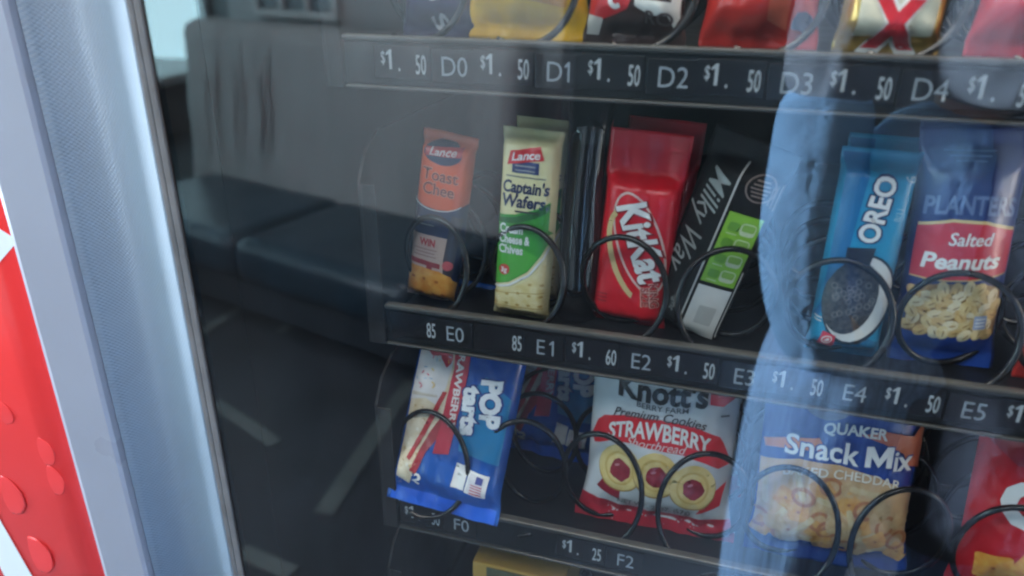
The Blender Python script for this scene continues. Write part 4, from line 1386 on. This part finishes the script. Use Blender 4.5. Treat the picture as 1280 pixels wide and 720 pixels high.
# ------------------------------------------------------------------ row D (only the lower ends show)
p = Pack('candy_bag', 'dark purple bag with pale script standing at the left end of row D', 'snack', (-0.020, 0.032, 1.2925), 0.052, 0.15, 0.026, lean=0, pitch=5, base=(0.030, 0.026, 0.075), prof='bag', wr=0.0016, seed=31, group=SNK)
p.add('lettering', text('P', -0.004, 0.0300, 0.0240, rot=-70, xs=1.0, bold=0.01), film((0.80, 0.80, 0.84)), 3)
p.add('lettering', text('s', 0.007, 0.0120, 0.0180, rot=-70, xs=1.2, bold=0.01), film((0.80, 0.80, 0.84)), 3)
p.done()
p = Pack('candy_bag', 'shiny yellow candy bag in the second spiral of row D', 'snack', (0.0420, 0.033, 1.2925), 0.086, 0.15, 0.040, lean=1.0, pitch=5, base=(0.84, 0.46, 0.015), prof='bag', fin=(0.010, 0.01), wr=0.0026, seed=32, group=SNK, rough=0.2)
p.add('picture', ell(0.012, 0.040, 0.014, 0.0125), film((0.50, 0.48, 0.44)), 2)
p.add('picture', ell(0.012, 0.0405, 0.0112, 0.0100), film((0.10, 0.055, 0.03)), 3)
p.add('picture', ring2(0.012, 0.0405, 0.0060, 0.0052, 0.0028), film((0.55, 0.53, 0.48)), 4)
p.add('picture', blob(-0.018, 0.046, 0.015, 0.15, 12, 3), film((0.70, 0.60, 0.05)), 2)
p.add('printed_band', poly([(-0.010, 0.028), (0.030, 0.022), (0.036, 0.050), (0.026, 0.052), (-0.002, 0.034)]), film((0.62, 0.26, 0.02)), 1)
p.done()
p = Pack('candy_bag', 'red and brown wrapper with white wavy band, right of the yellow bag', 'snack', (0.1140, 0.032, 1.2925), 0.066, 0.15, 0.034, lean=1.0, pitch=5, base=(0.055, 0.028, 0.025), prof='bag', fin=(0.006, 0.01), wr=0.0024, seed=33, group=SNK, rough=0.2)
p.add('printed_band', poly([(-0.031, 0.016), (-0.020, 0.0155), (-0.004, 0.022), (0.001, 0.034), (0.001, 0.15), (-0.031, 0.15)]), film((0.56, 0.02, 0.025)), 2)
p.add('printed_band', poly([(0.001, 0.028), (0.030, 0.026), (0.030, 0.018), (0.026, 0.012), (0.022, 0.019), (0.012, 0.019), (0.001, 0.024)]), film((0.78, 0.79, 0.74)), 3)
p.add('printed_band', poly([(0.024, 0.026), (0.030, 0.026), (0.031, 0.06), (0.027, 0.06)]), film((0.78, 0.79, 0.74)), 3)
p.add('printed_band', poly([(-0.031, 0.006), (-0.022, 0.006), (-0.020, 0.016), (-0.031, 0.018)]), film((0.66, 0.64, 0.60)), 3)
p.add('lettering', ring2(-0.0115, 0.0290, 0.0045, 0.0060, 0.0028, rot=-15, a0=60, a1=320), W, 4)
p.add('lettering', text('RO', 0.017, 0.0175, 0.0070, width=0.018, bold=0.02, rot=-6), film((0.08, 0.05, 0.05)), 5)
p.done()
p = Pack('candy_bag', 'translucent looking red orange candy bag in the fourth spiral of row D', 'snack', (0.1900, 0.033, 1.2925), 0.070, 0.15, 0.036, lean=0.0, pitch=5, base=(0.50, 0.030, 0.022), prof='bag', fin=(0.008, 0.01), wr=0.0030, seed=34, group=SNK, rough=0.2)
p.add('printed_band', poly([(0.004, 0.018), (0.016, 0.012), (0.020, 0.06), (0.004, 0.07)]), film((0.58, 0.10, 0.05)), 2)
p.add('picture', blob(-0.004, 0.046, 0.007, 0.3, 9, 2), film((0.30, 0.48, 0.36)), 3)
p.add('picture', blob(0.026, 0.016, 0.006, 0.3, 9, 5), film((0.06, 0.07, 0.14)), 3)
p.add('picture', blob(0.028, 0.040, 0.009, 0.2, 9, 6), film((0.52, 0.05, 0.06)), 3)
p.done()
p = Pack('candy_bar', 'gold foil bar with large red X outlined in white in row D', 'snack', (0.2620, 0.033, 1.2925), 0.058, 0.15, 0.030, lean=2.0, pitch=5, base=(0.62, 0.40, 0.11), prof='bar', fin=(0.008, 0.01), wr=0.0022, seed=35, group=SNK, rough=0.22, metal=0.6)
p.add('printed_band', poly([(-0.020, 0.010), (0.022, 0.012), (0.026, 0.15), (-0.020, 0.15)]), film((0.66, 0.63, 0.50)), 1)
p.add('lettering', text('X', 0.001, 0.0175, 0.0245, width=0.0340, bold=0.125), film((0.84, 0.84, 0.80)), 3)
p.add('lettering', text('X', 0.001, 0.0175, 0.0230, width=0.0290, bold=0.070), film((0.64, 0.025, 0.04)), 4)
p.done()
p = Pack('candy_bag', 'crimson candy bag with a green dot at the right end of row D', 'snack', (0.3420, 0.033, 1.2925), 0.076, 0.15, 0.038, lean=0.0, pitch=5, base=(0.58, 0.018, 0.035), prof='bag', fin=(0.009, 0.01), wr=0.0026, seed=36, group=SNK, rough=0.2)
p.add('picture', ell(-0.006, 0.0500, 0.0055, 0.0045), film((0.10, 0.36, 0.04)), 3)
p.add('lettering', ell(0.0080, 0.0260, 0.0080, 0.0110, rot=-20), film((0.72, 0.74, 0.74)), 3)
p.add('lettering', ell(0.0085, 0.0260, 0.0098, 0.0130, rot=-20), film((0.30, 0.01, 0.02)), 2)
p.done()
